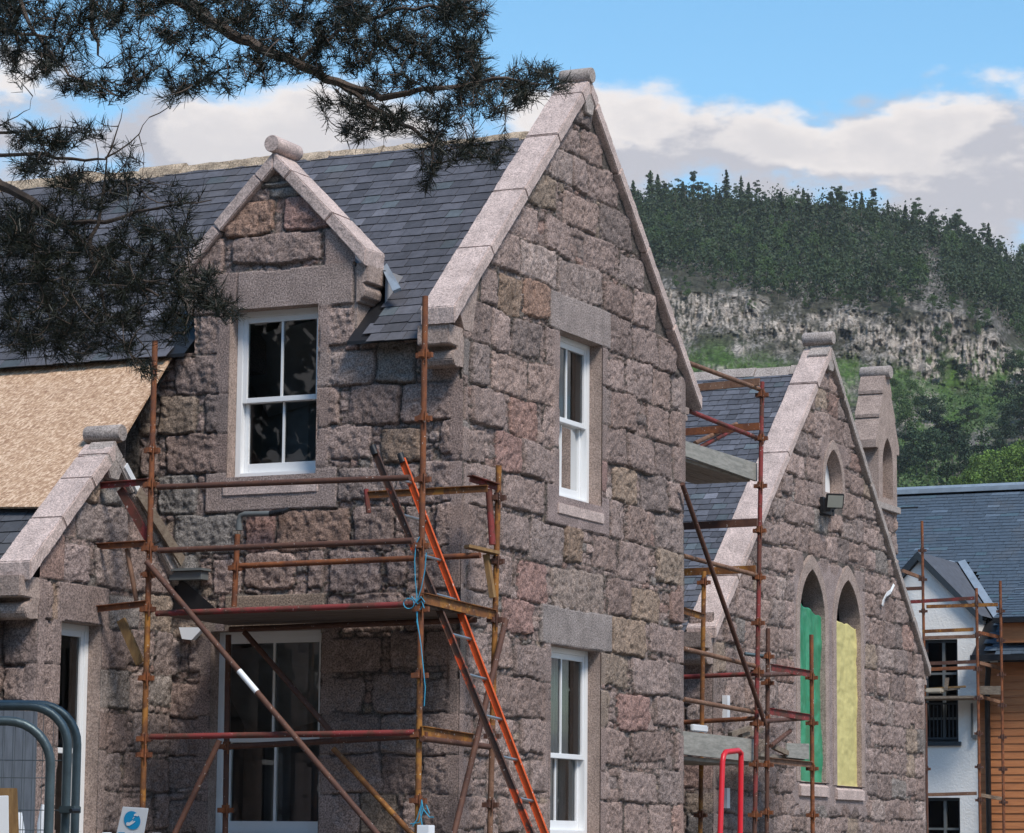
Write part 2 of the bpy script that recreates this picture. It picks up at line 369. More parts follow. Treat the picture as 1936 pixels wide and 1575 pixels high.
# ================================================================== masonry
def front(c): return lambda u,z,n:(u,c-n,z)          # faces -y, plane y=c
def side(c):  return lambda u,z,n:(c+n,u,z)          # faces +x, plane x=c
PAL=[(.305,.228,.200),(.280,.212,.188),(.328,.245,.216),(.255,.200,.180),(.305,.222,.190),(.285,.208,.180),(.350,.275,.245),(.318,.212,.178),(.300,.230,.180),(.250,.216,.195)]
PW=np.array([5,5,4,4,4,3,2,1.5,1.3,.9]);PW=PW/PW.sum()
def stonecol(r):
    c=np.array(PAL[r.choice(len(PAL),p=PW)]);return c*r.uniform(.82,1.14)
def masonry(name,mp,u0,u1,z0,z1,step,stones,holes,parent,clip=None,edges=(),seed=0,depth=.036,rough=1.0,mortar=(.115,.098,.086),fillmortar=0.):
    r=np.random.default_rng(seed)
    nu=int((u1-u0)/step)+1;nz=int((z1-z0)/step)+1
    us=np.linspace(u0,u1,nu);zs=np.linspace(z0,z1,nz);U,Z=np.meshgrid(us,zs)
    # dressed margins beside openings and at corners
    D=np.full(U.shape,9.)
    for h in holes:
        if h.get('nomargin'): continue
        a,b,c,d=h['box'];dx=np.maximum(np.maximum(a-U,U-b),0);dz=np.maximum(np.maximum(c-Z,Z-d),0);D=np.minimum(D,np.hypot(dx,dz))
    for e in edges: D=np.minimum(D,np.abs(U-e))
    Mg=sst(.09,.145,D+.03*(fbm(U*9,Z*9,seed+5,2)-.5))
    wu=U+Mg*((fbm(U*3.1,Z*3.1,seed+1,3)-.5)*.06+(fbm(U*16,Z*16,seed+11,3)-.5)*.032)
    wz=Z+Mg*((fbm(U*2.3+9,Z*2.3,seed+2,3)-.5)*.07+(fbm(U*13+4,Z*13,seed+12,3)-.5)*.028)
    fill=fillmortar
    H=-depth*(.30+.70*sst(.42,.62,fbm(U*1.7,Z*1.7,seed+13,3)))+(fbm(U*30,Z*30,seed+3,3)-.5)*.022+fill;B=np.full(U.shape,-9.)
    C=np.array(mortar)*(.75+.5*fbm(U*12,Z*12,seed+4,3))[...,None]
    face=(fbm(U*5,Z*5,seed+6,3)-.5)*.016+(fbm(U*24,Z*24,seed+7,4)-.5)*.034-np.clip(.035-np.abs(fbm(U*6+5,Z*8,seed+14,3)-.5),0,1)*.35
    ridg=np.abs(fbm(U*7+Z*2,Z*6-U*2,seed+8,3)-.5)*.06
    for st in stones:
        a,b,c,d,k=st[:5];colr=np.array(st[5]) if len(st)>5 and st[5] is not None else stonecol(r)
        i0=max(np.searchsorted(us,a-.07),0);i1=min(np.searchsorted(us,b+.07),nu);j0=max(np.searchsorted(zs,c-.07),0);j1=min(np.searchsorted(zs,d+.07),nz)
        if i1<=i0 or j1<=j0: continue
        s=(slice(j0,j1),slice(i0,i1));m=Mg[s]
        if k=='q': m=m*0
        u=wu[s] if k!='q' else U[s];z=wz[s] if k!='q' else Z[s]
        # slight skew of each block
        if k=='r':
            t1,t2=r.normal(0,.018,2);u=u+t1*(z-(c+d)/2)*2;z=z+t2*(u-(a+b)/2)
        dx=np.minimum(u-a,b-u);dz=np.minimum(z-c,d-z)
        rr={'r':r.uniform(.02,.06),'p':.03,'q':.006}[k]*np.maximum(m,.12) if k!='q' else .004
        inner=np.minimum(dx,dz);q=np.hypot(np.maximum(rr-dx,0),np.maximum(rr-dz,0))
        dd=np.where((dx<rr)&(dz<rr),rr-q,inner)
        jw={'r':.0055,'p':.004,'q':.0022}[k]*(.35+.65*m if k!='q' else 1)
        ew=.003+.007*m
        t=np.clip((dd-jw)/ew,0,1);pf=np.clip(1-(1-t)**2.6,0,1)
        bulge=r.uniform(-.008,.014) if k=='r' else r.uniform(-.026,-.004)
        tl=r.normal(0,.014,2);w=max(b-a,.1)
        pil=sst(0,.09,dd)*.005
        rf=(bulge+pil+face[s]*rough+ridg[s]*(r.uniform(.1,.9) if k=='r' else .3)-.012+tl[0]*(u-(a+b)/2)/w+tl[1]*(z-(c+d)/2)/.3)
        h=np.where(True,rf*m,0.)
        dep=(depth*(.3+.7*m) if k!='q' else depth*.3)
        hh=-dep+(dep+h)*pf
        sel=(dd>jw*.2)&(dd>B[s])
        Hs=H[s];Hs[sel]=hh[sel]
        Cs=C[s];edge_tone=np.clip(pf,0,1)[...,None];val=colr*(.5+.5*edge_tone)*(1+.0*m[...,None])  # stone colour darkens towards each block's edge
        if k!='q': val=val*(1-.10*(1-m[...,None]))+np.array([.345,.262,.235])*.10*(1-m[...,None])
        Cs[sel]=val[sel];B[s]=np.maximum(B[s],dd)
    keep=np.ones(U.shape,bool)
    for h in holes:
        a,b,c,d=h['box'];ins=(U>a)&(U<b)&(Z>c)&(Z<d)
        if 'poly' in h: ins&=h['poly'](U,Z)
        keep&=~ins
    if clip is not None: keep&=clip(U,Z)
    # snap hole edges: keep a quad when all its corners are kept
    # (grid columns nearest an opening are moved exactly onto its edge)
    for h in holes:
        if 'poly' in h: continue
        a,b,c,d=h['box']
        for val,arr,axis in ((a,us,'u'),(b,us,'u'),(c,zs,'z'),(d,zs,'z')):
            i=int(np.argmin(np.abs(arr-val)))
            if abs(arr[i]-val)<step:
                if axis=='u': U[:,i]=val
                else: Z[i,:]=val
        tol=1e-6;keep|=((np.abs(U-a)<tol)|(np.abs(U-b)<tol))&(Z>=c-step)&(Z<=d+step)&(True if clip is None else clip(U,Z));keep|=((np.abs(Z-c)<tol)|(np.abs(Z-d)<tol))&(U>=a-step)&(U<=b+step)
        ins=(U>a+tol)&(U<b-tol)&(Z>c+tol)&(Z<d-tol);keep&=~ins
    idx=np.arange(nu*nz).reshape(nz,nu)
    q=keep[:-1,:-1]&keep[1:,:-1]&keep[:-1,1:]&keep[1:,1:]
    for h in holes:
        if 'poly' in h: continue
        a,b,c,d=h['box'];um=(U[:-1,:-1]+U[1:,1:])/2;zm=(Z[:-1,:-1]+Z[1:,1:])/2
        q&=~((um>a)&(um<b)&(zm>c)&(zm<d))
    Fc=np.stack([idx[:-1,:-1][q],idx[:-1,1:][q],idx[1:,1:][q],idx[1:,:-1][q]],1)
    V=np.stack([np.broadcast_to(x,U.shape) for x in mp(U,Z,H)],-1).reshape(-1,3);Cc=C.reshape(-1,3)
    used=np.unique(Fc);re=np.full(nu*nz,-1);re[used]=np.arange(len(used))
    return gridmesh(name,V[used],re[Fc],M['rubble'],parent,Cc[used])
def course(segs,z0,z1,r,a=None,b=None,pinw=.012):
    """segs: list of (u0,u1[,kind[,col]]); gaps between blocks become stacks of small pinning stones"""
    out=[];segs=sorted(segs,key=lambda s:s[0]);prev=None
    for s in segs:
        if prev is not None and s[0]-prev>.028:
            g0,g1=prev,s[0];zz=z0
            while zz<z1-.02:
                hgt=min(r.uniform(.05,.13),z1-zz);
                if g1-g0>.16 and r.random()<.5:
                    m_=g0+(g1-g0)*r.uniform(.35,.65);out+=[(g0,m_,zz,zz+hgt,'p'),(m_,g1,zz,zz+hgt,'p')]
                else: out.append((g0,g1,zz,zz+hgt,'p'))
                zz+=hgt
        k=s[2] if len(s)>2 else 'r';col=s[3] if len(s)>3 else None
        zt=z1;zb=z0
        if k=='r' and r.random()<.36:                 # thin levelling slips above or below the block
            hh=r.uniform(.035,.06)
            lo=r.random()<.5;uu=s[0]
            while uu<s[1]-.03:
                w=min(r.uniform(.08,.2),s[1]-uu)
                out.append((uu,uu+w,(z0 if lo else z1-hh),(z0+hh if lo else z1),'p'));uu+=w
            if lo: zb=z0+hh
            else: zt=z1-hh
        out.append((s[0],s[1],zb,zt,k,col));prev=s[1]
    return out
def autocourse(u0,u1,z0,z1,r,wmin=.3,wmax=.62,pin=.45,quoinL=0,quoinR=0,blocked=()):
    """random squared rubble between u0 and u1, leaving out blocked (a,b) spans"""
    spans=[];cur=u0
    for a,b in sorted(blocked):
        if a>cur: spans.append((cur,min(a,u1)))
        cur=max(cur,b)
    if cur<u1: spans.append((cur,u1))
    out=[]
    for a,b in spans:
        if b-a<.03: continue
        segs=[];u=a
        if quoinL and abs(a-u0)<1e-6: w=quoinL*r.uniform(.8,1.2);segs.append((u,u+w));u+=w
        endq=0
        if quoinR and abs(b-u1)<1e-6: endq=quoinR*r.uniform(.8,1.2)
        while u<b-endq-.02:
            if r.random()<pin and segs: u+=r.uniform(.05,.1)
            w=min(r.uniform(wmin,wmax),b-endq-u)
            if b-endq-u-w<.16: w=b-endq-u
            if w>.03: segs.append((u,u+w))
            u+=w
        if endq: segs.append((b-endq,b))
        out+=course(segs,z0,z1,r)
    return out
RED=(.32,.20,.172);TAN=(.315,.232,.175);BRN=(.275,.195,.145);GRY=(.245,.222,.205);PNK=(.32,.245,.225);ORG=(.32,.205,.155)
BEDS=[0,.34,.68,1.02,1.36,1.71,2.04,2.36,2.70,3.04,3.38,3.72,4.08,4.44,4.79,5.13,5.47,5.82,6.18,6.53,6.87,7.19,7.53,7.84,8.14,8.5]
def zmid(i): return (BEDS[i]+BEDS[i+1])/2
def pxseg(i,spec,ax,c,ox,s):
    out=[]
    for e in spec:
        a=along(ox+e[0]/s,zmid(i),ax,c);b=along(ox+e[1]/s,zmid(i),ax,c)
        out.append((a,b)+tuple(e[2:]))
    return out
# ================================================================== THE STONE HOUSE
house=thing('stone_house','pink granite house with white sash windows, slate roof and a roll-topped gable','house',(0,0,0))
# ---- gable wall facing +x
r=np.random.default_rng(11)
Z3=(780,3.457);Z2=(780,3.457);Z5=(860,3.4625)
gw_u=(1.93,2.87,4.70,6.19);gw_l=(1.79,2.87,1.72,3.38)          # window openings (y0,y1,z0,z1)
G=[]
def gc(i,spec,z=Z3): 
    global G
    G+=course(pxseg(i,spec,0,0,*z),BEDS[i],BEDS[i+1],r)
for i in range(0,5): G+=autocourse(0,4.86,BEDS[i],BEDS[i+1],r,quoinL=.35,quoinR=.3)
gc(5,[(10,220),(300,440),(470,612),(885,1110),(1115,1270),(1280,1420),(1430,1500)],Z5)
G=[g for g in G]
gc(6,[(5,130),(230,500),(512,614),(885,1010),(1080,1330),(1348,1500)],Z5)
gc(7,[(3,120),(150,390),(440,618),(885,1112),(1165,1392),(1448,1500)],Z5)
gc(8,[(270,440),(550,892),(1160,1290),(1350,1558,'r',RED),(1590,1775)])
gc(9,[(270,350),(365,520),(560,655),(668,905),(1163,1425),(1440,1683),(1692,1775)])
gc(10,[(275,500),(590,800,'r',RED),(850,1306,'q',(.31,.265,.245)),(1312,1532,'r',TAN),(1562,1775)])
gc(11,[(290,345),(378,480),(540,645),(700,888,'r',RED),(925,1268,'r',(.30,.235,.20)),(1285,1432),(1442,1622,'r',TAN),(1690,1775)])
gc(12,[(320,490),(580,772),(782,990),(1000,1122,'r',BRN),(1188,1345),(1358,1542),(1600,1775)])
gc(13,[(340,555),(600,868),(885,1290,'q',PNK),(1300,1400),(1412,1562),(1600,1772)])
gc(14,[(330,482),(550,712,'r',RED),(728,962),(1145,1282,'r',RED),(1320,1478,'r',TAN),(1500,1672),(1688,1775)])
gc(15,[(345,362),(392,612),(652,832,'r',(.32,.20,.165)),(870,962),(1145,1402),(1412,1590),(1598,1700),(1712,1812)])
gc(16,[(335,385),(395,505),(525,765),(770,962),(1150,1295),(1302,1470),(1545,1680),(1690,1812)])
gc(17,[(270,388),(392,520),(528,640),(660,842),(878,962),(1150,1296),(1300,1398),(1408,1570),(1580,1690),(1700,1800)])
G+=course(pxseg(18,[(300,446),(455,565),(572,722,'r',BRN),(735,900,'r',ORG),(906,1300,'q',(.33,.272,.248)),(1305,1440),(1450,1610),(1620,1720)],0,0,*Z3),BEDS[18],BEDS[19],r)
gc(19,[(430,480),(520,700),(712,950),(960,1240),(1260,1440),(1450,1600)])
gc(20,[(560,630),(640,830),(880,1050),(1138,1330),(1362,1520)])
gc(21,[(700,750),(755,950),(1000,1215),(1240,1440)])
gc(22,[(800,860),(865,1055),(1062,1158),(1165,1345)])
gc(23,[(880,940),(950,1112),(1120,1250)])
gc(24,[(1000,1060),(1066,1170)])
SL=.94
def gtop(y,y0=-.30,ya=2.44,z0=6.03,sl=SL): return z0+sl*(np.where(y<ya,y-y0,2*ya-y-y0))
gable_wall=masonry('gable_wall',side(0),0,4.88,0,8.42,.0125,G,[{'box':gw_u},{'box':gw_l}],house,
    clip=lambda U,Z:Z<np.minimum(gtop(U)-.07,8.45),edges=(0,4.88),seed=21)
# ---- front wall facing -y, with the dormer head
r=np.random.default_rng(12);Fs=[]
Z6=(280,3.215);Z0=(0,2.647);Z1=(300,4.0333)
fw_u=(-2.265,-1.39,4.74,6.20);fw_l=(-2.38,-1.31,1.68,3.42)
def fc(i,spec,z=Z6):
    global Fs
    Fs+=course(pxseg(i,spec,1,0,*z),BEDS[i],BEDS[i+1],r)
for i in range(0,4): Fs+=autocourse(-3.3,0,BEDS[i],BEDS[i+1],r,quoinR=.35)
for i in (4,5,6,7,8,9): Fs+=autocourse(-3.3,0,BEDS[i],BEDS[i+1],r,.34,.6,.4,quoinR=.34,blocked=[(-2.38,-1.30)])
Fs+=course(pxseg(10,[(850,1080),(1120,1622,'q'),(1625,1710),(1760,2010),(2030,2270)],1,0,*Z0),BEDS[10],BEDS[11],r)
Fs+=course(pxseg(11,[(0,60),(100,300,'r',GRY),(380,560),(580,880),(960,1060),(1090,1400),(1430,1560),(1640,1900)],1,0,*Z6),BEDS[11],BEDS[12],r)
Fs+=course(pxseg(12,[(0,40),(150,545,'r',GRY),(580,760,'r',RED),(770,1225,'r',(.27,.18,.14)),(1240,1500),(1560,1700),(1740,1920)],1,0,*Z6),BEDS[12],BEDS[13],r)
fc(13,[(-60,20),(50,290,'r',GRY),(345,1142,'q',(.335,.262,.235)),(1150,1450),(1500,1640),(1650,1920)])
fc(14,[(-60,50),(100,512),(1022,1350),(1410,1660,'r',BRN),(1775,1920)])
fc(15,[(-60,40),(60,280),(330,520),(1027,1160),(1212,1522),(1530,1920)])
fc(16,[(-60,60),(160,532),(1032,1372),(1376,1612),(1640,1890)])
fc(17,[(-60,290),(308,537),(1038,1242),(1250,1500),(1500,1890)])
Fs+=course(pxseg(18,[(100,600,'q'),(600,1224,'q',(.335,.262,.235)),(1225,1480,'q',(.345,.27,.24))],1,0,*Z1),BEDS[18],BEDS[19],r)
z=BEDS[19]
Fs+=course(pxseg(19,[(100,500),(560,1235),(1262,1600,'q')],1,0,*Z1),z,6.85,r)
Fs+=course([(-2.36,-1.85,'r',ORG),(-1.765,-1.30,'r',RED)],6.85,7.16,r)
Fs+=course([(-2.1,-1.9,'p'),(-1.9,-1.6,'p',GRY)],7.16,7.25,r)+course([(-2.05,-1.6,'r',GRY)],7.25,7.35,r)+course([(-2.0,-1.7,'p')],7.35,7.55,r)
DX=-1.84
def dtop(x): return 7.56-np.abs(x-DX)*1.0
front_wall=masonry('front_wall',front(0),-3.3,0,0,7.5,.0125,Fs,[{'box':fw_u},{'box':fw_l}],house,
    clip=lambda U,Z:((Z<5.86)|((U>-2.63)&(U<-1.03)))&(Z<dtop(U)-.05),edges=(0,),seed=33)
MB().box(-9,-3.3,.0,.3,0,5.8).build('front_wall',M['dressed'],house)
MB().box(-9,-.35,4.6,4.88,0,5.8).build('rear_wall',M['dressed'],house)
# dormer cheeks behind the front face
for x0,x1 in ((-1.33,-1.03),(-2.63,-2.33)): MB().box(x0,x1,.03,.75,5.75,6.5).build('dormer_cheek',M['dressed'],house)
# ---- window openings: dressed reveals, sash windows
def reveal(parent,mp,u0,u1,z0,z1,d=.24,t=.09,mat=None):
    b=MB()
    for (a,b_,c,e) in ((u0-t,u0,z0-t,z1+t),(u1,u1+t,z0-t,z1+t),(u0,u1,z1,z1+t)):
        pts=[mp(a,c,-.012),mp(b_,c,-.012),mp(b_,e,-.012),mp(a,e,-.012)];q=[mp(a,c,-d),mp(b_,c,-d),mp(b_,e,-d),mp(a,e,-d)]
        b.hexa(pts,q)
    o=b.build('window_reveal',mat or M['dressed'],parent);
    # sloping sill
    s=MB();pr=[(-d,z0-.01),(-.02,z0-.06),(.012,z0-.065),(.012,z0-.16),(-d,z0-.16)]
    vs=[mp(u0-.03,p[1],p[0]) for p in pr]+[mp(u1+.03,p[1],p[0]) for p in pr];n=5
    s.add(vs,[tuple(range(5))[::-1],tuple(range(5,10))]+[(i,(i+1)%5,(i+1)%5+5,i+5) for i in range(5)])
    s.build('window_sill',M['coping'],parent,bevel=.006,worn=.003)
def sash(parent,mp,u0,u1,z0,z1,d=.13,zm=None,jamb=.055,rows=1,cols=2,curtain=True,split=None,name='sash_window',mats=None,label=None):
    m=mats or M['white'];zm=zm or (z0+z1)/2
    f=MB()
    def bx(b,a,c,e,g,n0,n1): b.hexa([mp(a,e,n0),mp(c,e,n0),mp(c,g,n0),mp(a,g,n0)],[mp(a,e,n1),mp(c,e,n1),mp(c,g,n1),mp(a,g,n1)])
    j=jamb
    for (a,c,e,g) in ((u0,u0+j,z0,z1),(u1-j,u1,z0,z1),(u0+j,u1-j,z1-j*.9,z1),(u0+j,u1-j,z0,z0+.05)): bx(f,a,c,e,g,-d,-d-.12)
    w=f.build('window_frame',m,parent,bevel=.004);
    if label: w['label']=label
    a0,a1=u0+j,u1-j
    def sashf(zb,zt,n,bot,top,nm):
        s=MB();st=.042
        for (a,c,e,g) in ((a0,a0+st,zb,zt),(a1-st,a1,zb,zt),(a0+st,a1-st,zt-top,zt),(a0+st,a1-st,zb,zb+bot)): bx(s,a,c,e,g,n,n-.045)
        s.build(nm,m,w,bevel=.003)
        k=MB()
        for i in range(1,cols):
            c=a0+st+(a1-a0-2*st)*i/cols;bx(k,c-.010,c+.010,zb+bot,zt-top,n-.006,n-.04)
        k.build('glazing_bar',m,w)
        gl=MB();q=[mp(a0+st*.6,zb+bot*.6,n-.02),mp(a1-st*.6,zb+bot*.6,n-.02),mp(a1-st*.6,zt-top*.6,n-.02),mp(a0+st*.6,zt-top*.6,n-.02)]
        gl.add(q,[(0,1,2,3)]);gl.build('glass_pane',M['glass'],w)
    sashf(zm-.02,z1-j*.9,-d-.012,.045,.05,'upper_sash')
    sashf(z0+.05,zm+.025,-d-.062,.085,.045,'lower_sash')
    # dim room behind, open to the window
    R=MB();q0=[mp(u0-.5,z0-.3,-d-.13),mp(u1+.5,z0-.3,-d-.13),mp(u1+.5,z1+.3,-d-.13),mp(u0-.5,z1+.3,-d-.13)]
    q1=[mp(u0-.5,z0-.3,-d-1.3),mp(u1+.5,z0-.3,-d-1.3),mp(u1+.5,z1+.3,-d-1.3),mp(u0-.5,z1+.3,-d-1.3)]
    R.add(q0+q1,[(4,5,6,7),(0,1,5,4),(1,2,6,5),(2,3,7,6),(3,0,4,7)]);R.build('room_behind',M['plaster'],parent)
    wd=u1-u0;dq=MB()
    for (fa,fb,ha,hb) in ((.05,.30,-.2,1.1),(.62,.86,-.2,.62)): 
        k=[mp(u0+wd*x_,z0+(z1-z0)*y_,-d-1.28) for x_,y_ in ((fa-.3,ha),(fb-.3,ha),(fb-.3,hb),(fa-.3,hb))];dq.add(k,[(0,1,2,3)])
    k=[mp(u0-.4,z1-.15,-d-.5),mp(u1+.4,z1+.1,-d-.5),mp(u1+.4,z0+.75*(z1-z0),-d-1.25),mp(u0-.4,z0+.5*(z1-z0),-d-1.25)];dq.add(k,[(0,1,2,3)])
    dq.build('reflection_shapes',M['reflection_tone'],parent)  # pale quads added inside the room, imitating reflection shapes in the glass
    if curtain:
        for ca,cb,mm in curtain:
            vs=[];fs=[];n=24
            for i in range(n+1):
                u=u0+(u1-u0)*(ca+(cb-ca)*i/n);wv=.018*math.sin(i*1.9)+.01*math.sin(i*4.1)
                vs+=[mp(u,z0+.02,-d-.19+wv),mp(u,z1,-d-.19+wv*.6)]
            for i in range(n): fs.append((2*i,2*i+2,2*i+3,2*i+1))
            MB().add(vs,fs).build('curtain',mm,w,smooth=True)
    return w
reveal(house,side(0),*gw_u);sash(house,side(0),gw_u[0],gw_u[1],gw_u[2],gw_u[3],curtain=[(.55,1.0,M['curtain']),(0,.5,M['blind'])],zm=5.43,label='tall white sash window in the upper gable wall with pale curtain')
reveal(house,side(0),*gw_l);sash(house,side(0),gw_l[0],gw_l[1],gw_l[2],gw_l[3],curtain=[(.62,1.0,M['curtain']),(.12,.45,M['blind'])],zm=2.42,label='white ground floor sash window in the gable wall')
reveal(house,front(0),*fw_u);sash(house,front(0),fw_u[0],fw_u[1],fw_u[2],fw_u[3],d=.14,curtain=[(.86,1.0,M['blind'])],zm=5.42,label='white dormer sash window of four dark panes above the scaffold')
reveal(house,front(0),*fw_l);sash(house,front(0),fw_l[0],fw_l[1],fw_l[2],fw_l[3],d=.14,curtain=None,zm=2.5,label='shaded white sash window on the ground floor behind the scaffold')
# ---- copings (skews), kneelers, roll finials
def cop_run(parent,mp,u0,z0,ua,sl,n_out,n_in,th,joints,mat,name='coping_stone',flip=1,seed=0):
    """raking coping from the foot (u0,z0 = top outer arris) up to the apex ua; stones along the slope; flip=-1 mirrored side"""
    rr=np.random.default_rng(seed);L=ua-u0;js=[0]+list(joints)+[1.0]
    for i in range(len(js)-1):
        a=u0+L*js[i]+(.004 if i else 0);b=u0+L*js[i+1]-(.004 if i<len(js)-2 else 0)
        za=z0+sl*(a-u0);zb=z0+sl*(b-u0);dz=rr.uniform(-.005,.007);ca=1/math.hypot(1,sl);tp=th*ca;ox=tp*sl*ca;oz=tp*ca
        e=[(b,zb+dz),(b+ox,zb-oz+dz)] if i<len(js)-2 else [(b,zb+dz),(b,zb-th+dz)]
        pts=[(a,za+dz)]+e+([(a+ox,za-oz+dz)] if i else [(a+.012,za-th)])
        if flip<0: pts=[(2*ua-p[0],p[1]) for p in pts]
        o=MB().prism(pts,lambda u,z,w:mp(u,z,w),n_out+rr.uniform(-.003,.003),n_in).build(name,mat,parent,bevel=.009,worn=.006)
def roll(parent,p,q,rad,mat,ax):
    # cylinder with slightly domed ends, resting on the apex stone
    p=np.array(p);q=np.array(q);d=(q-p)/np.linalg.norm(q-p)
    MB().tube([p,p+d*.012,q-d*.012,q],[rad*.93,rad,rad,rad*.93],28).build('roll_finial',mat,parent,smooth=True)
J=(.245,.49,.735,.93)
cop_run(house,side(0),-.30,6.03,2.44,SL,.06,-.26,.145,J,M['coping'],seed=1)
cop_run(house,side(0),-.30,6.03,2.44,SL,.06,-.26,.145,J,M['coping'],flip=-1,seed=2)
roll(house,(-.24,2.44,8.63),(.075,2.44,8.63),.072,M['coping_grey'],0)
MB().prism([(2.30,8.46),(2.44,8.60),(2.58,8.46),(2.51,8.26),(2.37,8.26)],side(0),.05,-.2).build('saddle_stone',M['coping_grey'],house,bevel=.008,worn=.006)
def kneeler(parent,mp,u,z,w0,w1,mat,s=-1,sc=1.0,name='kneeler_stone'):
    """moulded skewputt: block over a hollow and a roll; s=-1 projects towards smaller u"""
    pr=[(.02,-.33),(-.04,-.33),(-.10,-.345),(-.155,-.33),(-.185,-.285),(-.18,-.235),(-.15,-.205),(-.10,-.195),(-.10,-.17),(-.265,-.165),(-.27,0),(.02,0)]
    pts=[(u-s*p[0]*sc,z+p[1]*sc) for p in pr]
    MB().prism(pts,mp,w0,w1).build(name,mat,parent,bevel=.008,worn=.005)
kneeler(house,side(0),0.0,5.895,-.005,-.30,M['dressed'])
kneeler(house,side(0),4.88,5.895,-.005,-.30,M['dressed'],s=1,sc=.4)
# triangular springer stones behind the coping feet
MB().prism([(0,5.88),(.16,5.88),(.30,6.44),(-.12,6.06)],side(0),.004,-.25).build('springer_stone',M['dressed'],house,bevel=.004)
# dormer copings
dm=front(0)
def dcop(flip,seed): cop_run(house,dm,DX-.93,6.63,DX,1.0,.05,-.30,.145,(.36,.80),M['coping'],flip=flip,seed=seed)
dcop(1,3);dcop(-1,4)
roll(house,(DX,-.08,7.625),(DX,.36,7.625),.075,M['coping'],1)
for s in (1,-1):
    pr=[(.02,-.34),(.02,0),(.13,0),(.13,-.165),(.085,-.175),(.10,-.20),(.115,-.24),(.10,-.29),(.06,-.31),(.05,-.335)]
    MB().prism([(DX+s*(.79+p[0]),6.525+p[1]) for p in pr],front(0),-.004,-.30).build('kneeler_stone',M['dressed'],house,bevel=.005)
# ---- slate roofs
def slates(parent,name,O,U_,L,S_,H_,e,wr,th,seed,mat,base,skip=None,lift=.0,edge=None,cv=.27,basecol=None):
    """O eave corner, U_ unit vector along the eave (length L), S_ unit up-slope (length H_)"""
    rr=np.random.default_rng(seed);O=np.array(O,float);U_=np.array(U_,float);S_=np.array(S_,float);N=np.cross(U_,S_);N/=np.linalg.norm(N)
    if N[2]<0: N=-N
    mb=MB();rows=int(H_/e)
    for i in range(rows):
        s0=i*e;u=-rr.uniform(0,wr);hs=e*1.22 if i<rows-1 else e
        while u<L:
            w=wr*rr.uniform(.72,1.3);a=max(u,0)+.0032;b=min(u+w,L)-.0032;u+=w
            if b-a<.03: continue
            ds=rr.normal(0,.004);dn=rr.uniform(0,.003);sl=rr.normal(0,.003);gap=.0
            if skip is not None and skip(O+U_*((a+b)/2)+S_*(s0+e*.5)): continue
            k=rr.uniform(1-cv,1+cv);t=rr.random();c=np.array(base)*k
            if t<.04: c=c*1.5+.01
            elif t<.10: c=c*np.array([.9,1.05,1.0])*1.15
            lo=th*2.0+dn
            pa=O+U_*a+S_*(s0-.006+ds)+N*lo;pb=O+U_*b+S_*(s0-.006+ds+sl)+N*lo
            pc=O+U_*b+S_*(s0+hs)+N*(th*.6);pd=O+U_*a+S_*(s0+hs)+N*(th*.6)
            mb.add([pa,pb,pc,pd,pa-N*th,pb-N*th,pc-N*th,pd-N*th],[(0,1,2,3),(4,5,1,0),(5,6,2,1),(7,4,0,3),(4,7,6,5)],tuple(c))
    o=mb.build(name,mat,parent)
    return o
RS=np.array([0,1.0,.90]);RL=np.linalg.norm(RS);RS=RS/RL
E0=np.array([-9,-.17,5.80])
def roofz(y): return 5.80+(y+.17)*.90
skipd=lambda p: (p[2]<7.22-abs(p[0]-DX)) and abs(p[0]-DX)<1.0 and p[1]<2.2
slates(house,'slate_roof',E0,(1,0,0),8.76,RS,2.61*RL,.135,.18,.006,5,M['slate'],(.082,.082,.095),skip=skipd)
# boarding under the slates, with the dormer's place left open
mb=MB()
def und(y,dz=-.015): return roofz(y)+dz
for x0,x1 in ((-9,DX-.80),(DX+.80,-.24)): mb.add([(x0,-.12,und(-.12)),(x1,-.12,und(-.12)),(x1,2.44,und(2.44)),(x0,2.44,und(2.44)),(x0,-.12,und(-.12)-.03),(x1,-.12,und(-.12)-.03)],[(0,1,2,3),(4,5,1,0)])
yy=.75
mb.add([(DX-.80,yy,und(yy)),(DX+.80,yy,und(yy)),(DX+.80,2.44,und(2.44)),(DX-.80,2.44,und(2.44))],[(0,1,2,3)])
mb.add([(-9,2.44,und(2.44)),(-.24,2.44,und(2.44)),(-.24,5.0,und(-.12)),(-9,5.0,und(-.12))],[(0,1,2,3)])
mb.build('roof_boarding',M['black'],house)
# dormer roof slopes
for s in (1,-1):
    MB().add([(DX,.25,7.25),(DX,1.60,7.25),(DX+s*.86,.70,6.39),(DX+s*.86,.25,6.39)],[(0,1,2,3)]).build('dormer_slope',M['flatslate'],house)
# valley and apron leadwork at the right of the dormer
q=[P(1700/4.0333+300,240+1075/4.0333,1,.30),P(300+1740/4.0333,240+1040/4.0333,1,.32),P(300+1845/4.0333,240+1225/4.0333,1,.16),P(300+1785/4.0333,240+1250/4.0333,1,.13)]
MB().add([tuple(x) for x in q]+[tuple(x+np.array([0,.02,-.02])) for x in q],[(0,1,2,3),(4,5,6,7),(0,1,5,4),(1,2,6,5),(2,3,7,6),(3,0,4,7)]).build('valley_flashing',M['lead'],house)
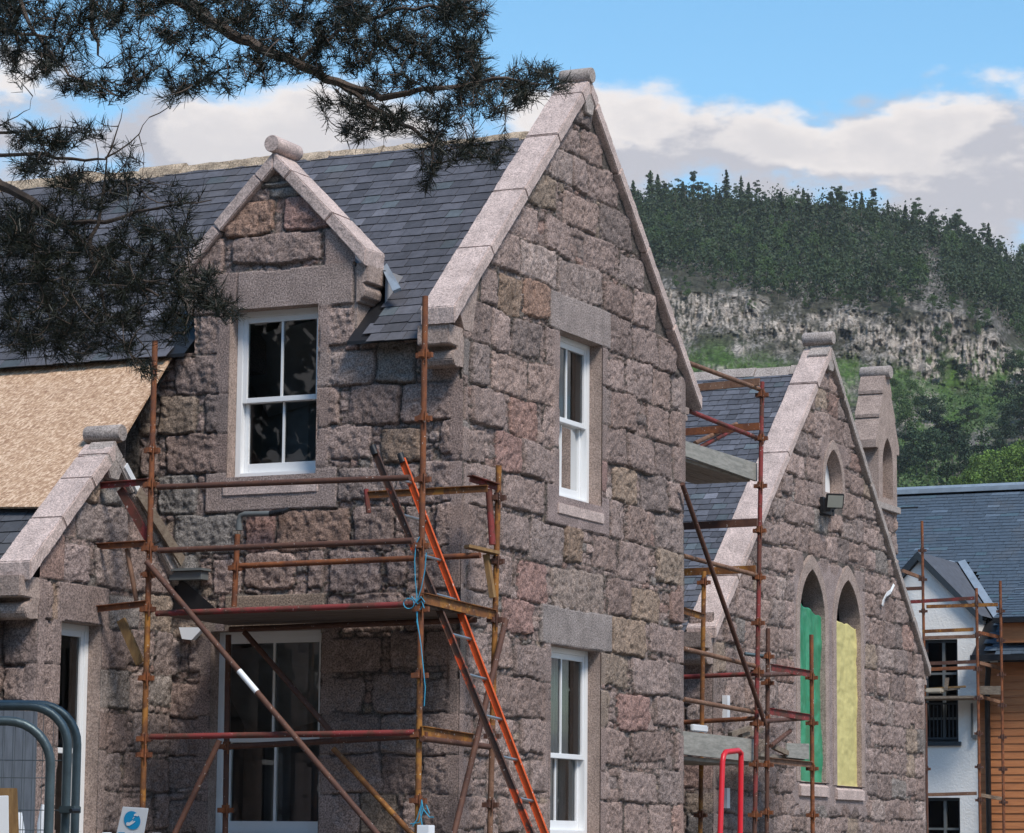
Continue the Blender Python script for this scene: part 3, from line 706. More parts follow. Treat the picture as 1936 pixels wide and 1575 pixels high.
# ridge: rough mortared ridge stones
mb=MB();x=-9.;rr=np.random.default_rng(4)
while x<-.30:
    w=rr.uniform(.38,.6);b=min(x+w-.01,-.27);zc=8.135+.05*math.sin(x*.8)*.4+rr.normal(0,.010)+(.05 if x>-1.6 else 0)*0;n=6;vs=[];prev=None
    prof=[(-.115,-.11),(-.10,-.05),(-.05,.025),(.0,.045),(.06,.03),(.12,-.08),(.12,-.13)]
    xs=np.linspace(x,b,5)
    for xi in xs:
        for (a,c) in prof: vs.append((xi+rr.normal(0,.004),2.44+a+rr.normal(0,.007),zc+c+rr.normal(0,.009)))
    m=len(prof);fs=[(i*m+k,i*m+k+1,(i+1)*m+k+1,(i+1)*m+k) for i in range(4) for k in range(m-1)]
    fs+=[tuple(range(m)),tuple(range(4*m,5*m))[::-1]]
    mb.add(vs,fs);x+=w
mb.build('ridge_stones',M['ridge'],house,smooth=True)
# ---- porch wing on the left
XP=-2.75;YA=-1.07
def ptop(y): return 3.83+.92*(np.where(y<YA,y+2.27,2*YA-y+2.27))
pw=(-1.72,-1.12,1.55,3.40)
r=np.random.default_rng(14);Pp=[]
zb=[0,.34,.68,1.02,1.36,1.72,2.05,2.38,2.72,3.04,3.40,3.72]
for i in range(len(zb)-1):
    bl=[(pw[0],pw[1])] if zb[i]>=1.36 and zb[i+1]<=3.41 else []
    if i==10: Pp+=course([(-2.05,-1.86),(-1.86,-1.78,'p',BRN),(-1.78,-1.02,'q'),(-.98,-.5),(-.46,.0)],zb[i],zb[i+1],r)
    else: Pp+=autocourse(-2.05,0,zb[i],zb[i+1],r,.3,.5,.35,quoinL=.34,blocked=bl)
Pp+=course([(-2.1,-1.70,'q'),(-1.70,-1.32,'r',PNK),(-1.22,-.75),(-.72,.0)],3.72,4.1,r)+course([(-1.7,-1.5,'p'),(-1.5,-.75,'r',(.29,.235,.215)),(-.72,-.4)],4.1,4.42,r)+course([(-1.5,-1.2,'r',TAN),(-1.15,-.7,'r',GRY)],4.42,4.62,r)+course([(-1.3,-.8,'r',GRY)],4.62,4.9,r)
masonry('porch_gable_wall',side(XP),-2.05,0.0,0,4.86,.0125,Pp,[{'box':pw}],house,clip=lambda U,Z:Z<ptop(U)-.07,edges=(-2.05,),seed=44)
r=np.random.default_rng(15);Pf=[]
for i in range(len(zb)-1): Pf+=autocourse(-4.1,XP,zb[i],zb[i+1],r,.3,.5,.2,quoinR=.4)
masonry('porch_front_wall',front(-2.05),-4.1,XP,0,3.7,.014,Pf,[],house,edges=(XP,),seed=45)
reveal(house,side(XP),*pw);sash(house,side(XP),pw[0],pw[1],pw[2],pw[3],d=.13,zm=2.36,cols=1,curtain=None,label='narrow white sash window in the porch side wall')
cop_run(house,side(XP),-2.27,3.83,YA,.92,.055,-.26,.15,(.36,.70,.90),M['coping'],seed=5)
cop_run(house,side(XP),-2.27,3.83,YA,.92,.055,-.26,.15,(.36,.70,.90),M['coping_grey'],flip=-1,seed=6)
roll(house,(XP-.28,YA+.06,5.02),(XP+.075,YA+.06,5.02),.072,M['coping_grey'],0)
MB().prism([(YA-.15,4.77),(YA+.0,4.95),(YA+.15,4.77),(YA+.06,4.62),(YA-.06,4.62)],side(XP),.05,-.2).build('saddle_stone',M['coping_grey'],house,bevel=.008,worn=.006)
kneeler(house,side(XP),-2.05,3.72,-.005,-.32,M['dressed'])
PS=np.array([0,1.,.92]);PL=np.linalg.norm(PS);PS/=PL
slates(house,'porch_slates',(-7.0,-2.22,3.72),(1,0,0),3.99,PS,1.2*PL,.15,.19,.007,15,M['slate'],(.07,.074,.085))
MB().add([(-7,-2.2,3.71),(XP-.1,-2.2,3.71),(XP-.1,-.02,5.70),(-7,-.02,5.70)],[(0,1,2,3)]).build('porch_roof_boarding',M['black'],house)
MB().add([(-4.2,YA,4.74),(XP-.05,YA,4.74),(XP-.05,.0,3.78),(-4.2,.0,3.78)],[(0,1,2,3)]).build('porch_rear_slope',M['slate'],house)
# leaning barge boards and gutter end beside the porch's back slope
MB().beam(P(236,880,0,XP+.05),P(283,970,0,XP+.07),.03,.06,(0,1,0)).build('white_barge_board',M['white'],house)
MB().beam(P(262,930,0,XP+.10),P(345,1062,0,XP+.10),.02,.10,(0,1,0)).build('barge_board',M['greywood'],house)
MB().box(-2.74,-2.42,-.12,-.0,3.86,3.93).box(-2.72,-2.40,-.15,.0,3.935,3.955).build('gutter_stub',M['grey_pipe'],house)
MB().add([(-2.74,-.03,3.55),(-2.28,-.03,3.58),(-2.62,-.03,3.84),(-2.74,-.03,3.9)],[(0,1,2,3)]).build('void_shade',M['black'],house)  # black sheet standing in for the shade of an open void
q=[P(x,y,1,-.10) for x,y in ((338,1186),(385,1186),(362,1210),(344,1208))]
MB().hexa(q,[v+np.array([0,.06,0]) for v in q]).build('white_soffit',M['paper'],house)
# ================================================================== THE STONE HALL (right)
hall=thing('stone_hall','pink granite hall with two pointed lancet windows and a slate roof beyond the house','hall',(-1,8,0))
def hparent(o): return o
XH=-1.0;YH=11.83;TH=.96
def parts_of(root): return root
def htop(y): return 4.22+TH*(np.where(y<YH,y-8.30,2*YH-y-8.30))
L1=(11.25,.43,2.40,4.28,.60);L2=(12.52,.44,2.38,4.26,.60);LV=(12.02,.31,5.85,5.97,.42)   # centre, half width, sill, spring, arch rise
def archpoly(c,w,zs,zp,h,n=9):
    R=(w*w+h*h)/(2*w);pts=[(c-w,zs),(c+w,zs)]
    a1=math.asin(min(1,h/R))
    for i in range(n+1):
        a=a1*i/n;pts.append((c+w-R+R*math.cos(a),zp+R*math.sin(a)))
    for i in range(n-1,-1,-1):
        a=a1*i/n;pts.append((c-w+R-R*math.cos(a),zp+R*math.sin(a)))
    return pts
def inarch(c,w,zs,zp,h):
    R=(w*w+h*h)/(2*w)
    def f(U,Z):
        du=np.abs(U-c);dz=np.maximum(Z-zp,0);return (du<w)&(np.hypot(du-(w-R),dz)<R)|((du<w)&(Z<zp))
    return f
r=np.random.default_rng(31);Hs=[];z=0.;hz=[0,.3,.6,.9,1.2,1.5,1.78,2.0]
hz+=[2.26,2.56,2.86,3.17,3.50,3.83,4.14,4.47,4.77,5.06,5.35,5.63,5.93,6.22,6.5,6.8,7.08,7.4,7.7]
for i in range(len(hz)-1):
    bl=[]
    for (c,w,zs,zp,h) in (L1,L2):
        if hz[i+1]>zs-.12 and hz[i]<zp+.25: bl.append((c-w-.14,c+w+.14))
        elif hz[i]<zp+h and hz[i+1]>zp: bl.append((c-.28,c+.28))
    if hz[i]<6.2 and hz[i+1]>5.86: bl.append((LV[0]-LV[1]-.01,LV[0]+LV[1]+.01))
    elif hz[i]<6.3 and hz[i+1]>6.2: bl.append((LV[0]-.12,LV[0]+.12))
    Hs+=autocourse(8.12,15.5,hz[i],hz[i+1],r,.26,.62,.22,quoinL=.34,quoinR=.38,blocked=bl)
# dressed rybats and voussoir blocks hugging the lancets
dr=(.335,.262,.24)
for zi in range(7,16):
    a,b=hz[zi],hz[zi+1]
    if b<2.2: continue
    Hs+=[(L1[0]-L1[1]-.22,L1[0]-L1[1]+.02,a,b,'q',dr),(L2[0]+L2[1]-.02,L2[0]+L2[1]+.24,a,b,'q',dr)]
Hs+=[(L1[0]+.2,L2[0]-.2,2.2,5.0,'q',dr),(L1[0]-.7,L2[0]+.7,2.03,2.30,'q',dr)]
holes=[{'box':(c-w-.02,c+w+.02,zs-.02,zp+h+.02),'poly':inarch(c,w+.015,zs-.02,zp,h+.02)} for (c,w,zs,zp,h) in (L1,L2,LV)]
hall_clip=lambda U,Z:(Z<htop(U)-.07)|((U>13.60)&(U<14.46)&(Z<5.90))
def hallpart(o): o.parent=hall;o.matrix_parent_inverse=Matrix.Translation((1,-8,0));return o
class HP:  # parts keep world coordinates though the empty stands at the wall's foot
    pass
hall.location=(0,0,0)
masonry('hall_gable_wall',side(XH),8.12,15.55,0,7.6,.016,Hs,holes,hall,clip=hall_clip,edges=(8.12,15.55),seed=61,depth=.034,rough=1.2)
r=np.random.default_rng(37);Hf=[]
for i in range(len(hz)-13): Hf+=autocourse(-3.2,XH,hz[i],hz[i+1],r,.25,.5,.3,quoinR=.36)
masonry('hall_side_wall',front(8.12),-3.2,XH,0,4.15,.018,Hf,[],hall,edges=(XH,),seed=62)
MB().box(-10,-3.2,8.12,8.4,0,4.1).build('hall_side_wall',M['dressed'],hall)
MB().box(-10,-1.3,15.2,15.5,0,4.1).build('hall_rear_wall',M['dressed'],hall)
for (c,w,zs,zp,h),t,dp in ((L1,.13,-.26),(L2,.13,-.26),(LV,.09,-.22)):
    out_=archpoly(c,w+t,zs if t>.1 else zs-.08,zp,h+t*1.35);inn=archpoly(c,w,zs+.0,zp,h)
    if t>.1: out_[0]=(out_[0][0],zs-.001);out_[1]=(out_[1][0],zs-.001);inn[0]=(inn[0][0],zs+.004);inn[1]=(inn[1][0],zs+.004)
    MB().prism(out_,side(XH),.008,dp,holes=[inn]).build('arch_surround' if t>.1 else 'vent_surround',M['dressed'],hall,bevel=.004)
    if t>.1:
        s=MB();pr=[(-.25,zs+.03),(-.06,zs+.012),(.03,zs-.05),(.03,zs-.16),(-.25,zs-.16)]
        vs=[(XH+p[0],c-w-.05,p[1]) for p in pr]+[(XH+p[0],c+w+.05,p[1]) for p in pr]
        s.add(vs,[tuple(range(5))[::-1],tuple(range(5,10))]+[(i,(i+1)%5,(i+1)%5+5,i+5) for i in range(5)]);s.build('window_sill',M['coping'],hall)
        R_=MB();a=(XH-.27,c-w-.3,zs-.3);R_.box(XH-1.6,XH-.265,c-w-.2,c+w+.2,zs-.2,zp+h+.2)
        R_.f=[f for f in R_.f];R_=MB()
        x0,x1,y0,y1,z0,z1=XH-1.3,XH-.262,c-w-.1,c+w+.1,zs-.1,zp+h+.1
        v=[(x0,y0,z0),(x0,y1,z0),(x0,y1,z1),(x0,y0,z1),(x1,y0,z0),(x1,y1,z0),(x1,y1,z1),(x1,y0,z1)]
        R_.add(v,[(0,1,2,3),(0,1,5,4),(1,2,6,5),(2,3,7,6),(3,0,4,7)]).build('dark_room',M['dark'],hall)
    else:
        MB().prism(archpoly(c,w-.02,zs,zp,h-.02),side(XH),-.15,-.17).build('vent_panel',M['white'],hall)
JH=(.17,.36,.60,.86)
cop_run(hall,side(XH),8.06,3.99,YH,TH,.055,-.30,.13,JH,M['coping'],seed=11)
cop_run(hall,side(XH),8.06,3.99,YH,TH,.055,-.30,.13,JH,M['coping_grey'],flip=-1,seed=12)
roll(hall,(XH-.30,YH,7.72),(XH+.08,YH,7.72),.08,M['coping_grey'],0)
MB().prism([(YH-.16,7.50),(YH,7.64),(YH+.16,7.50),(YH+.07,7.32),(YH-.07,7.32)],side(XH),.05,-.2).build('saddle_stone',M['coping_grey'],hall,bevel=.006)
kneeler(hall,side(XH),8.12,3.92,-.005,-.34,M['dressed'])
kneeler(hall,side(XH),15.52,3.92,-.005,-.34,M['dressed'],s=1,sc=.5)
HSl=np.array([0,1,.90]);HL=np.linalg.norm(HSl);HSl/=HL
slates(hall,'slate_roof',(-10,8.0,3.93),(1,0,0),8.72,HSl,3.83*HL,.108,.155,.006,16,M['slate'],(.090,.094,.112))
MB().add([(-10,8.02,3.92),(-1.28,8.02,3.92),(-1.28,YH,7.345),(-10,YH,7.345)],[(0,1,2,3)]).add([(-10,YH,7.345),(-1.28,YH,7.345),(-1.28,15.6,3.92),(-10,15.6,3.92)],[(0,1,2,3)]).build('roof_boarding',M['black'],hall)
mb=MB()
rr=np.random.default_rng(9);x=-10.
while x<-1.35:
    b=min(x+.45,-1.3);zz=7.385+rr.normal(0,.006);mb.hexa([(x,YH-.12,zz-.10),(x,YH+.12,zz-.10),(x,YH+.03,zz+.02),(x,YH-.03,zz+.02)],[(b-.01,YH-.12,zz-.10),(b-.01,YH+.12,zz-.10),(b-.01,YH+.03,zz+.02),(b-.01,YH-.03,zz+.02)]);x+=.45
mb.build('ridge_stones',M['coping_grey'],hall)
# bellcote: stepped gablet with a pointed opening, standing on the right-hand skew
bc=MB();yc=14.06
prof=[(13.62,5.94),(13.62,5.98),(13.70,5.98),(13.70,6.62),(13.60,6.62),(13.60,6.72),(13.76,7.02),(13.74,7.02),(13.74,7.06),(13.90,7.34),(13.88,7.34),(13.88,7.38),(13.985,7.58),(14.135,7.58),(14.24,7.38),(14.24,7.34),(14.22,7.34),(14.38,7.06),(14.38,7.02),(14.36,7.02),(14.52,6.72),(14.52,6.62),(14.42,6.62),(14.42,5.94)]
pro2=[(yc+(u-yc)*.98,v) for u,v in prof]
bc.prism(prof,side(XH),.005,-.32,holes=[archpoly(yc,.20,6.02,6.45,.34)]).build('bellcote',M['dressed'],hall,bevel=.005)
MB().box(XH-.27,XH-.24,yc-.22,yc+.22,6.0,6.85).build('bellcote_back',M['rust_brown'],hall)
for i,(y0,y1,zb) in enumerate(((13.58,13.76,6.62),(13.72,13.90,7.02),(13.86,13.985,7.34))):
    pass
MB().box(XH-.34,XH+.03,13.58,14.50,5.86,5.945).build('string_course',M['coping_grey'],hall,bevel=.008)
MB().box(XH-.32,XH-.05,13.62,14.44,4.4,5.858).build('bellcote_pier',M['dressed'],hall)
roll(hall,(XH-.34,yc,7.63),(XH+.06,yc,7.63),.085,M['coping_grey'],0)
# ---- sheeting in the lancets
def sheet(name,label,cat,mat,c,w,z0,z1,amp,seed,x,topslope=0,fold=0,hf=.5):
    rr=seed;nu,nv=50,150;us=np.linspace(c-w-.035,c+w+.035,nu);vs=np.linspace(z0,z1,nv);U,V=np.meshgrid(us,vs)
    k=np.abs(fbm(U*3+seed,V*2.2,seed,4)-.5)*2;X=x+amp*(k-.4)+amp*hf*(fbm(U*7,V*11,seed+3,3)-.5)+fold*np.sin(U*14+V*3)*.5
    V2=V+(V-z0)/(z1-z0)*(topslope*(U-c)+.04*(fbm(U*8,V*0+3,seed+9,2)-.5))
    idx=np.arange(nu*nv).reshape(nv,nu);Fc=np.stack([idx[:-1,:-1].ravel(),idx[:-1,1:].ravel(),idx[1:,1:].ravel(),idx[1:,:-1].ravel()],1)
    o=gridmesh(name,np.stack([X,U,V2],-1).reshape(-1,3),Fc,mat);md=o.modifiers.new('thickness','SOLIDIFY');md.thickness=.004
    return tag(o,label,cat)
sheet('green_polythene_sheet','shiny green plastic sheet hanging in the left lancet window','plastic sheet',M['green_sheet'],L1[0],L1[1],2.34,4.42,.03,3,XH-.045,-.18,.015,.15)
sheet('insulation_sheet','crumpled yellow insulation sheet closing the right lancet window','insulation',M['yellow_sheet'],L2[0],L2[1],2.31,4.33,.028,8,XH-.042,-.06,0,.7)
st=MB();pts=[P(1690,1105,0,XH+.03),P(1684,1118,0,XH+.05),P(1676,1124,0,XH+.05),P(1671,1134,0,XH+.04),P(1668,1145,0,XH+.03)]
for i in range(4): st.beam(pts[i],pts[i+1],.008,[.03,.05,.04,.06][i],(0,1,.3))
tag(st.build('plastic_strip',M['white']),'torn white plastic strip caught on the hall wall right of the lancets','plastic strip')
for n_,(a,b,c_) in enumerate(((1374,1315,1358),(1374,1490,1528))):
    p=P(a,b,0,XH+.03);q=P(a,c_,0,XH+.03)
    tag(MB().box(XH+.0,XH+.06,p[1]-.06,p[1]+.02,q[2],p[2]).build('wall_trunking',M['paper']),['upper white plastic trunking strip on the hall wall behind the scaffold','lower white plastic trunking strip on the hall wall beside the red hoop'][n_],'trunking')
# ---- floodlight below the vent
fl=thing('floodlight','black square LED floodlight on a bracket below the small arched vent','floodlight',tuple(P(1585,962,0,XH)))
fl.location=(0,0,0)
ctr=P(1579,948,0,XH+.22);n=np.array([.55,-.75,-.35]);n/=np.linalg.norm(n);ru=np.cross((0,0,1),n);ru/=np.linalg.norm(ru);uu=np.cross(n,ru)
def slab(c,n,ru,uu,w,h,d): 
    q=[c+ru*a*w/2+uu*b*h/2 for a,b in ((-1,-1),(1,-1),(1,1),(-1,1))];return q,[x-n*d for x in q]
a,b=slab(ctr,n,ru,uu,.215,.175,.04);MB().hexa(a,b).build('lamp_housing',M['black'],fl,bevel=.006)
a,b=slab(ctr+n*.002,n,ru,uu,.185,.145,.006);MB().hexa([x+n*.004 for x in a],b).build('lamp_lens',simple('lamp_lens',(.30,.30,.26),.2,0,.1),fl)
mb=MB()
for k in range(7): mb.box(XH+.02,XH+.12,ctr[1]+.13+k*.045,ctr[1]+.15+k*.045,ctr[2]-.10+k*.012,ctr[2]+.06-k*.008)
mb.box(XH+.012,XH+.05,ctr[1]+.05,ctr[1]+.46,ctr[2]-.12,ctr[2]+.07);mb.build('heat_sink',M['black'],fl)
MB().tube([(XH,ctr[1]+.05,ctr[2]-.14),(XH+.16,ctr[1]+.03,ctr[2]-.16),ctr-n*.04-uu*.12],.012).build('bracket',M['black'],fl)

# ================================================================== SCAFFOLDS
def rod(pr,name,p,q,mat,r=.0242,n=12):
    return MB().tube([p,q],r,n).build(name,mat,pr,smooth=True)
def coupler(pr,p,mat,dirs=((1,0),(0,1)),s=1.0):
    b=MB();p=np.array(p)
    b.tube([p-(0,0,.035*s),p+(0,0,.035*s)],.034*s,10)
    for dx,dy in dirs:
        d=np.array([dx,dy,0]);t=np.array([-dy,dx,0])
        for sg in (1,-1):
            b.box(*(lambda c:(c[0]-.018*s,c[0]+.018*s,c[1]-.018*s,c[1]+.018*s,c[2]-.028*s,c[2]+.012*s))(p+d*sg*.052*s))
    b.tube([p+(.03*s,-.03*s,-.07*s),p+(.03*s,-.03*s,.05*s)],.007*s,6)
    return b.build('coupler',mat,pr)
def angle_bar(pr,name,p,q,mat,h=.055,w=.04):
    b=MB();b.beam(p,q,.006,h);p=np.array(p);q=np.array(q);b.beam(p+(0,0,h/2),q+(0,0,h/2),w,.006);return b.build(name,mat,pr)
# --- scaffold in front of the house
sa=thing('scaffold','rusty tube scaffold with a boarded lift standing against the front of the house','scaffold',(0,0,0))
YO=-1.20;YI=-.28
def pole(pr,pxt,pyt,pxb,pyb,ax,c,mats,name='standard',cz=(),zb=0.,cm=None,r=.0242,dirs=((1,0),(0,1))):
    """vertical standard through two surveyed pixels; mats = [(share,material),..] painted lengths joined end to end"""
    t=P(pxt,pyt,ax,c);b=P(pxb,pyb,ax,c);b=b+(t-b)*((zb-b[2])/(t[2]-b[2]))
    if len(mats)==1: root=rod(pr,name,b,t,mats[0][1],r)
    else:
        z0=b;root=None;cum=0
        for i,(s,m) in enumerate(mats):
            z1=b+(t-b)*min(1,cum+s);cum+=s
            o=rod(root or pr,name if root is None else 'painted_length',z0,z1,m,r)
            if root is None: root=o
            z0=z1
    for zc in cz:
        f=(zc-b[2])/(t[2]-b[2]);coupler(pr,b+(t-b)*f,cm or M['rust'],dirs)
    return b,t
def zat(px,py,ax,c): return float(P(px,py,ax,c)[2])
z1=[zat(288,y,1,YO) for y in (850,915,1035,1085,1150,1280,1395,1425)]
pole(sa,293,645,270,1510,1,YO,[(.62,M['rust_yellow']),(.38,M['rust'])],cz=z1,cm=M['rust'])
z2=[zat(795,y,1,YO) for y in (670,790,905,1030,1150,1275,1387,1512)]
pole(sa,804,560,790,1545,1,YO,[(.52,M['rust_yellow']),(.48,M['rust'])],cz=z2,cm=M['rust'])
z3=[zat(935,y,1,-.06) for y in (940,1060,1170,1390,1520)]
pole(sa,943,880,928,1500,1,-.06,[(.55,M['rust_tan']),(.45,M['rust_yellow'])],cz=z3,cm=M['rust_brown'])
pole(sa,449,1010,443,1135,1,YI,[(1,M['rust'])],cz=[zat(449,1072,1,YI)],zb=3.6)
pole(sa,432,1200,427,1500,1,YI,[(1,M['rust_brown'])],cz=[zat(430,1410,1,YI),zat(428,1530,1,YI)])
pole(sa,640,1200,632,1500,1,YI+.05,[(1,M['rust_brown'])],cz=[]) if 0 else None
for (a,b,c,d,y,m) in ((298,921,775,903,YO,'rust_brown'),(300,1041,780,1022,YO,'rust_brown'),(285,1393,785,1385,YO,'rust_red'),(296,1160,790,1142,YO,'rust_red'),(455,1070,908,1050,YI,'rust'),(430,1412,790,1392,YI,'rust_brown'),(435,1190,900,1172,YI,'rust_brown')):
    rod(sa,'ledger',P(a,b,1,y),P(c,d,1,y),M[m])
angle_bar(sa,'transom',P(697,936,1,YI),P(922,924,1,YI),M['rust_yellow'])
MB().tube([P(692,925,1,YI),P(697,970,1,YI)],.022,8).build('hook',M['rust_red'],sa)
XE=.30
angle_bar(sa,'end_transom',P(800,1131,0,XE),P(935,1163,0,XE+.05),M['rust_yellow'],.08,.05)
angle_bar(sa,'end_transom',P(798,1383,0,XE),P(895,1398,0,XE+.05),M['rust_yellow'],.08,.05)
rod(sa,'end_transom',P(798,1396,0,XE),P(925,1412,0,XE+.05),M['rust_brown'])
# end bracket
angle_bar(sa,'bracket_arm',P(888,905,1,-.30),P(940,922,1,-.08),M['rust_red'],.05,.10)
rod(sa,'bracket_post',P(924,925,1,-.12),P(931,1030,1,-.12),M['rust_red'],.028)
MB().beam(P(882,1033,1,-.3),P(940,1046,1,-.1),.12,.025).build('bracket_board',M['ochre_wood'],sa)
MB().beam(P(919,1048,1,-.15),P(932,1130,1,-.12),.04,.05,(0,1,0)).build('bracket_strut',M['ochre_wood'],sa)
# left-hand stub brackets
for (a,b,c,d,m) in ((184,919,285,911,'rust_red'),(178,1034,275,1028,'rust'),(172,1153,282,1141,'rust')):
    angle_bar(sa,'stub_bracket',P(a,b,1,YO),P(c,d,1,YO),M[m],.05,.05)
MB().beam(P(228,925,1,YO+.05),P(282,1020,1,YO+.05),.03,.07,(1,0,0)).build('stub_strut',M['rust_red'],sa)
rod(sa,'stub_strut',P(240,1038,1,YO+.05),P(258,1135,1,YO+.05),M['rust_tan'],.02)
MB().beam(P(229,1172,1,YO+.1),P(265,1254,1,YO+.1),.03,.075,(1,0,0)).build('stub_board',M['ochre_wood'],sa)
# braces
def brace(a,b,m,r=.0242): return rod(sa,'brace',a,b,m,r)
pa=P(277,1062,1,YO-.06);pb=P(712,1575,1,YO-.06);pb2=pb+(pb-pa)*.12
rod(sa,'brace',pa,pa+(pb2-pa)*.37,M['rust_brown']);o=rod(sa,'brace_paint',pa+(pb2-pa)*.37,pa+(pb2-pa)*.44,M['white'],.0250);rod(sa,'brace',pa+(pb2-pa)*.44,pb2,M['rust_brown'])
rod(sa,'brace',P(415,1400,1,-.8),P(300,1640,1,-1.1),M['rust_brown'])
rod(sa,'brace',P(630,1415,1,-.5),P(790,1590,1,-.4),M['rust_yellow'])
rod(sa,'brace',P(462,1195,1,-.5),P(640,1400,1,-.5),M['rust_brown'])
pa=P(955,1168,1,-.06+.0);rod(sa,'brace',P(957,1170,0,.42),P(855,1590,0,.42),M['rust_brown'])
# deck boards
gb='scaffold boards on the front lift'
zt=zat(300,1160,1,YO)
x0=P(292,1160,1,YO)[0]+.03;x1=P(795,1142,1,YO)[0]+.03
nm=['outermost','second','third','fourth','innermost']
for i in range(5):
    y0=YO+.04+i*.228;rr=random.Random(i)
    o=MB().box(x0-.02+rr.uniform(0,.05),x1-.03+rr.uniform(-.05,.05),y0,y0+.222,zt-.015,zt+.023).build('scaffold_board',M['board_x'],None,bevel=.003)
    tag(o,['outermost weathered board of the front scaffold deck, along the red tube','second weathered board of the front scaffold deck','third weathered board of the front scaffold deck','fourth weathered board of the front scaffold deck, next to the innermost','innermost weathered board of the front scaffold deck, against the wall'][i],'scaffold board',gb)
# --- ladder
lad=thing('ladder','orange fibreglass ladder with aluminium rungs rising through the front scaffold','ladder',(0,0,0))
A=P(708,853,1,-.90);B=P(1006,1580,1,-.90);B=B+(B-A)*.75
dr_=np.array([.247,.969,0])*.36;A2=P(760,868,1,-.56);B2=P(1031,1578,1,-.56);B2=B2+(B2-A2)*.75
sdv=(B-A)/np.linalg.norm(B-A)
def ladder_rail(a,b,m):
    a=np.array(a);b=np.array(b);bb=MB();d=(b-a)/np.linalg.norm(b-a);w=(A2-A)/np.linalg.norm(A2-A);n_=np.cross(d,w);n_/=np.linalg.norm(n_)
    bb.beam(a,b,.006,.056,n_)
    s=1 if m is M['orange'] else 1
    for k in (1,-1): bb.beam(a+n_*k*.028,b+n_*k*.028,.022,.005,n_)
    return bb.build('ladder_rail',m,lad,bevel=.001)
ladder_rail(A,B,M['orange_worn']);ladder_rail(A2,B2,M['orange'])
for (a,d_) in ((A,B-A),(A2,B2-A2)):
    d_=d_/np.linalg.norm(d_);MB().tube([a-d_*.05,a+d_*.03],[.027,.031],12).build('rail_cap',M['black'],lad,smooth=True)
L_=np.linalg.norm(B-A);k=.22
ps=[]
while k<min(L_,np.linalg.norm(B2-A2))-.1:
    p=A+sdv*k;q=A2+(B2-A2)/np.linalg.norm(B2-A2)*k*.985
    MB().tube([p,q],.0125,8).build('rung',M['alu'],lad,smooth=False);ps.append((p,q));k+=.355
# --- blue ropes
def rope(name,label,pts,r=.004):
    mb=MB()
    for L in pts:
        mb.tube(L,r,6)
    return tag(mb.build(name,M['blue'],None,smooth=True),label,'rope')
def curve(px,y,jit=.0): return [P(a,b,1,y+random.uniform(-jit,jit)) for a,b in px]
yr=YO-.06
bow=[];
for k in range(14): a=k/13*2*math.pi;bow.append((773+10*math.cos(a),1141+11*math.sin(a)*.9))
rope('blue_rope','blue rope tied in a bow round the scaffold pole at deck level',[curve([(793,1015),(786,1030),(784,1060),(785,1095),(788,1125),(786,1140)],yr),curve([(806,1045),(803,1080),(797,1110),(788,1138)],yr),curve(bow,yr,.01),curve([(786,1140),(796,1128),(803,1138),(795,1152),(784,1150)],yr,.01),curve([(778,1128),(784,1134),(790,1142),(797,1136),(802,1150)],yr,.01),curve([(786,1145),(790,1180),(796,1220),(800,1260),(804,1300),(802,1335)],yr),curve([(790,1150),(788,1175),(794,1205)],yr)])
rope('blue_rope','frayed blue rope end hanging low on the scaffold pole by a small white box',[curve([(797,1512),(800,1530),(793,1555),(776,1558)],yr,.01),curve([(797,1515),(795,1540),(798,1560)],yr),curve([(800,1530),(812,1545),(820,1545)],yr),curve([(797,1520),(788,1550),(780,1562)],yr),curve([(806,1522),(812,1538)],yr)],.0045)
tag(MB().box(*(lambda a,b:(a[0],b[0],a[1]-.08,a[1]+.02,1.2,a[2]))(P(797,1560,1,YO-.12),P(820,1560,1,YO-.12))).build('white_box',M['paper'],None,bevel=.004),'small white box at the foot of the second scaffold pole','box')
# --- hoses on the front wall
cp_=thing('conduit_pipe','grey plastic pipe elbow with a black corrugated hose end on the front wall','pipe',(0,0,0))
MB().tube([P(452,1002,1,-.10),P(452,984,1,-.10),P(455,975,1,-.10),P(463,972,1,-.10),P(512,971,1,-.10)],.024,12).build('pipe',M['grey_pipe'],cp_,smooth=True)
MB().tube([P(452,1003,1,-.10),P(452,990,1,-.10)],.031,12).build('socket',M['grey_pipe'],cp_,smooth=True)
hs=MB()
for k in range(8): a=P(512+k*3.2,971-k*.5,1,-.10);hs.tube([a-(.006,0,0),a+(.006,0,0)],.026,10)
hs.tube([P(512,971,1,-.1),P(538,966,1,-.1),P(546,962,1,-.08)],.020,8);hs.build('corrugated_hose',M['black'],cp_,smooth=True)
# --- OSB sheet over the valley
def onroof(px,py):   # intersection with the porch slope's plane
    d=ray(px,py);nn=np.array([0,-.92,1.]);p0=np.array([0,YA,4.86]);t=((p0-CAM)@nn)/(d@nn);return CAM+d*t
nn=np.array([0,-.92,1.]);nn/=np.linalg.norm(nn)
q=[onroof(*k) for k in ((325,679),(232,836),(196,846),(100,962),(-160,962),(-160,690),(38,688))];m_=len(q)
MB_=MB().add([x+nn*.022 for x in q]+[x+nn*.004 for x in q],[tuple(range(m_)),tuple(range(m_,2*m_))[::-1]]+[(i,(i+1)%m_,(i+1)%m_+m_,i+m_) for i in range(m_)]);tag(MB_.build('osb_sheet',M['osb'],None),'large golden OSB board laid over the porch roof valley','osb board')
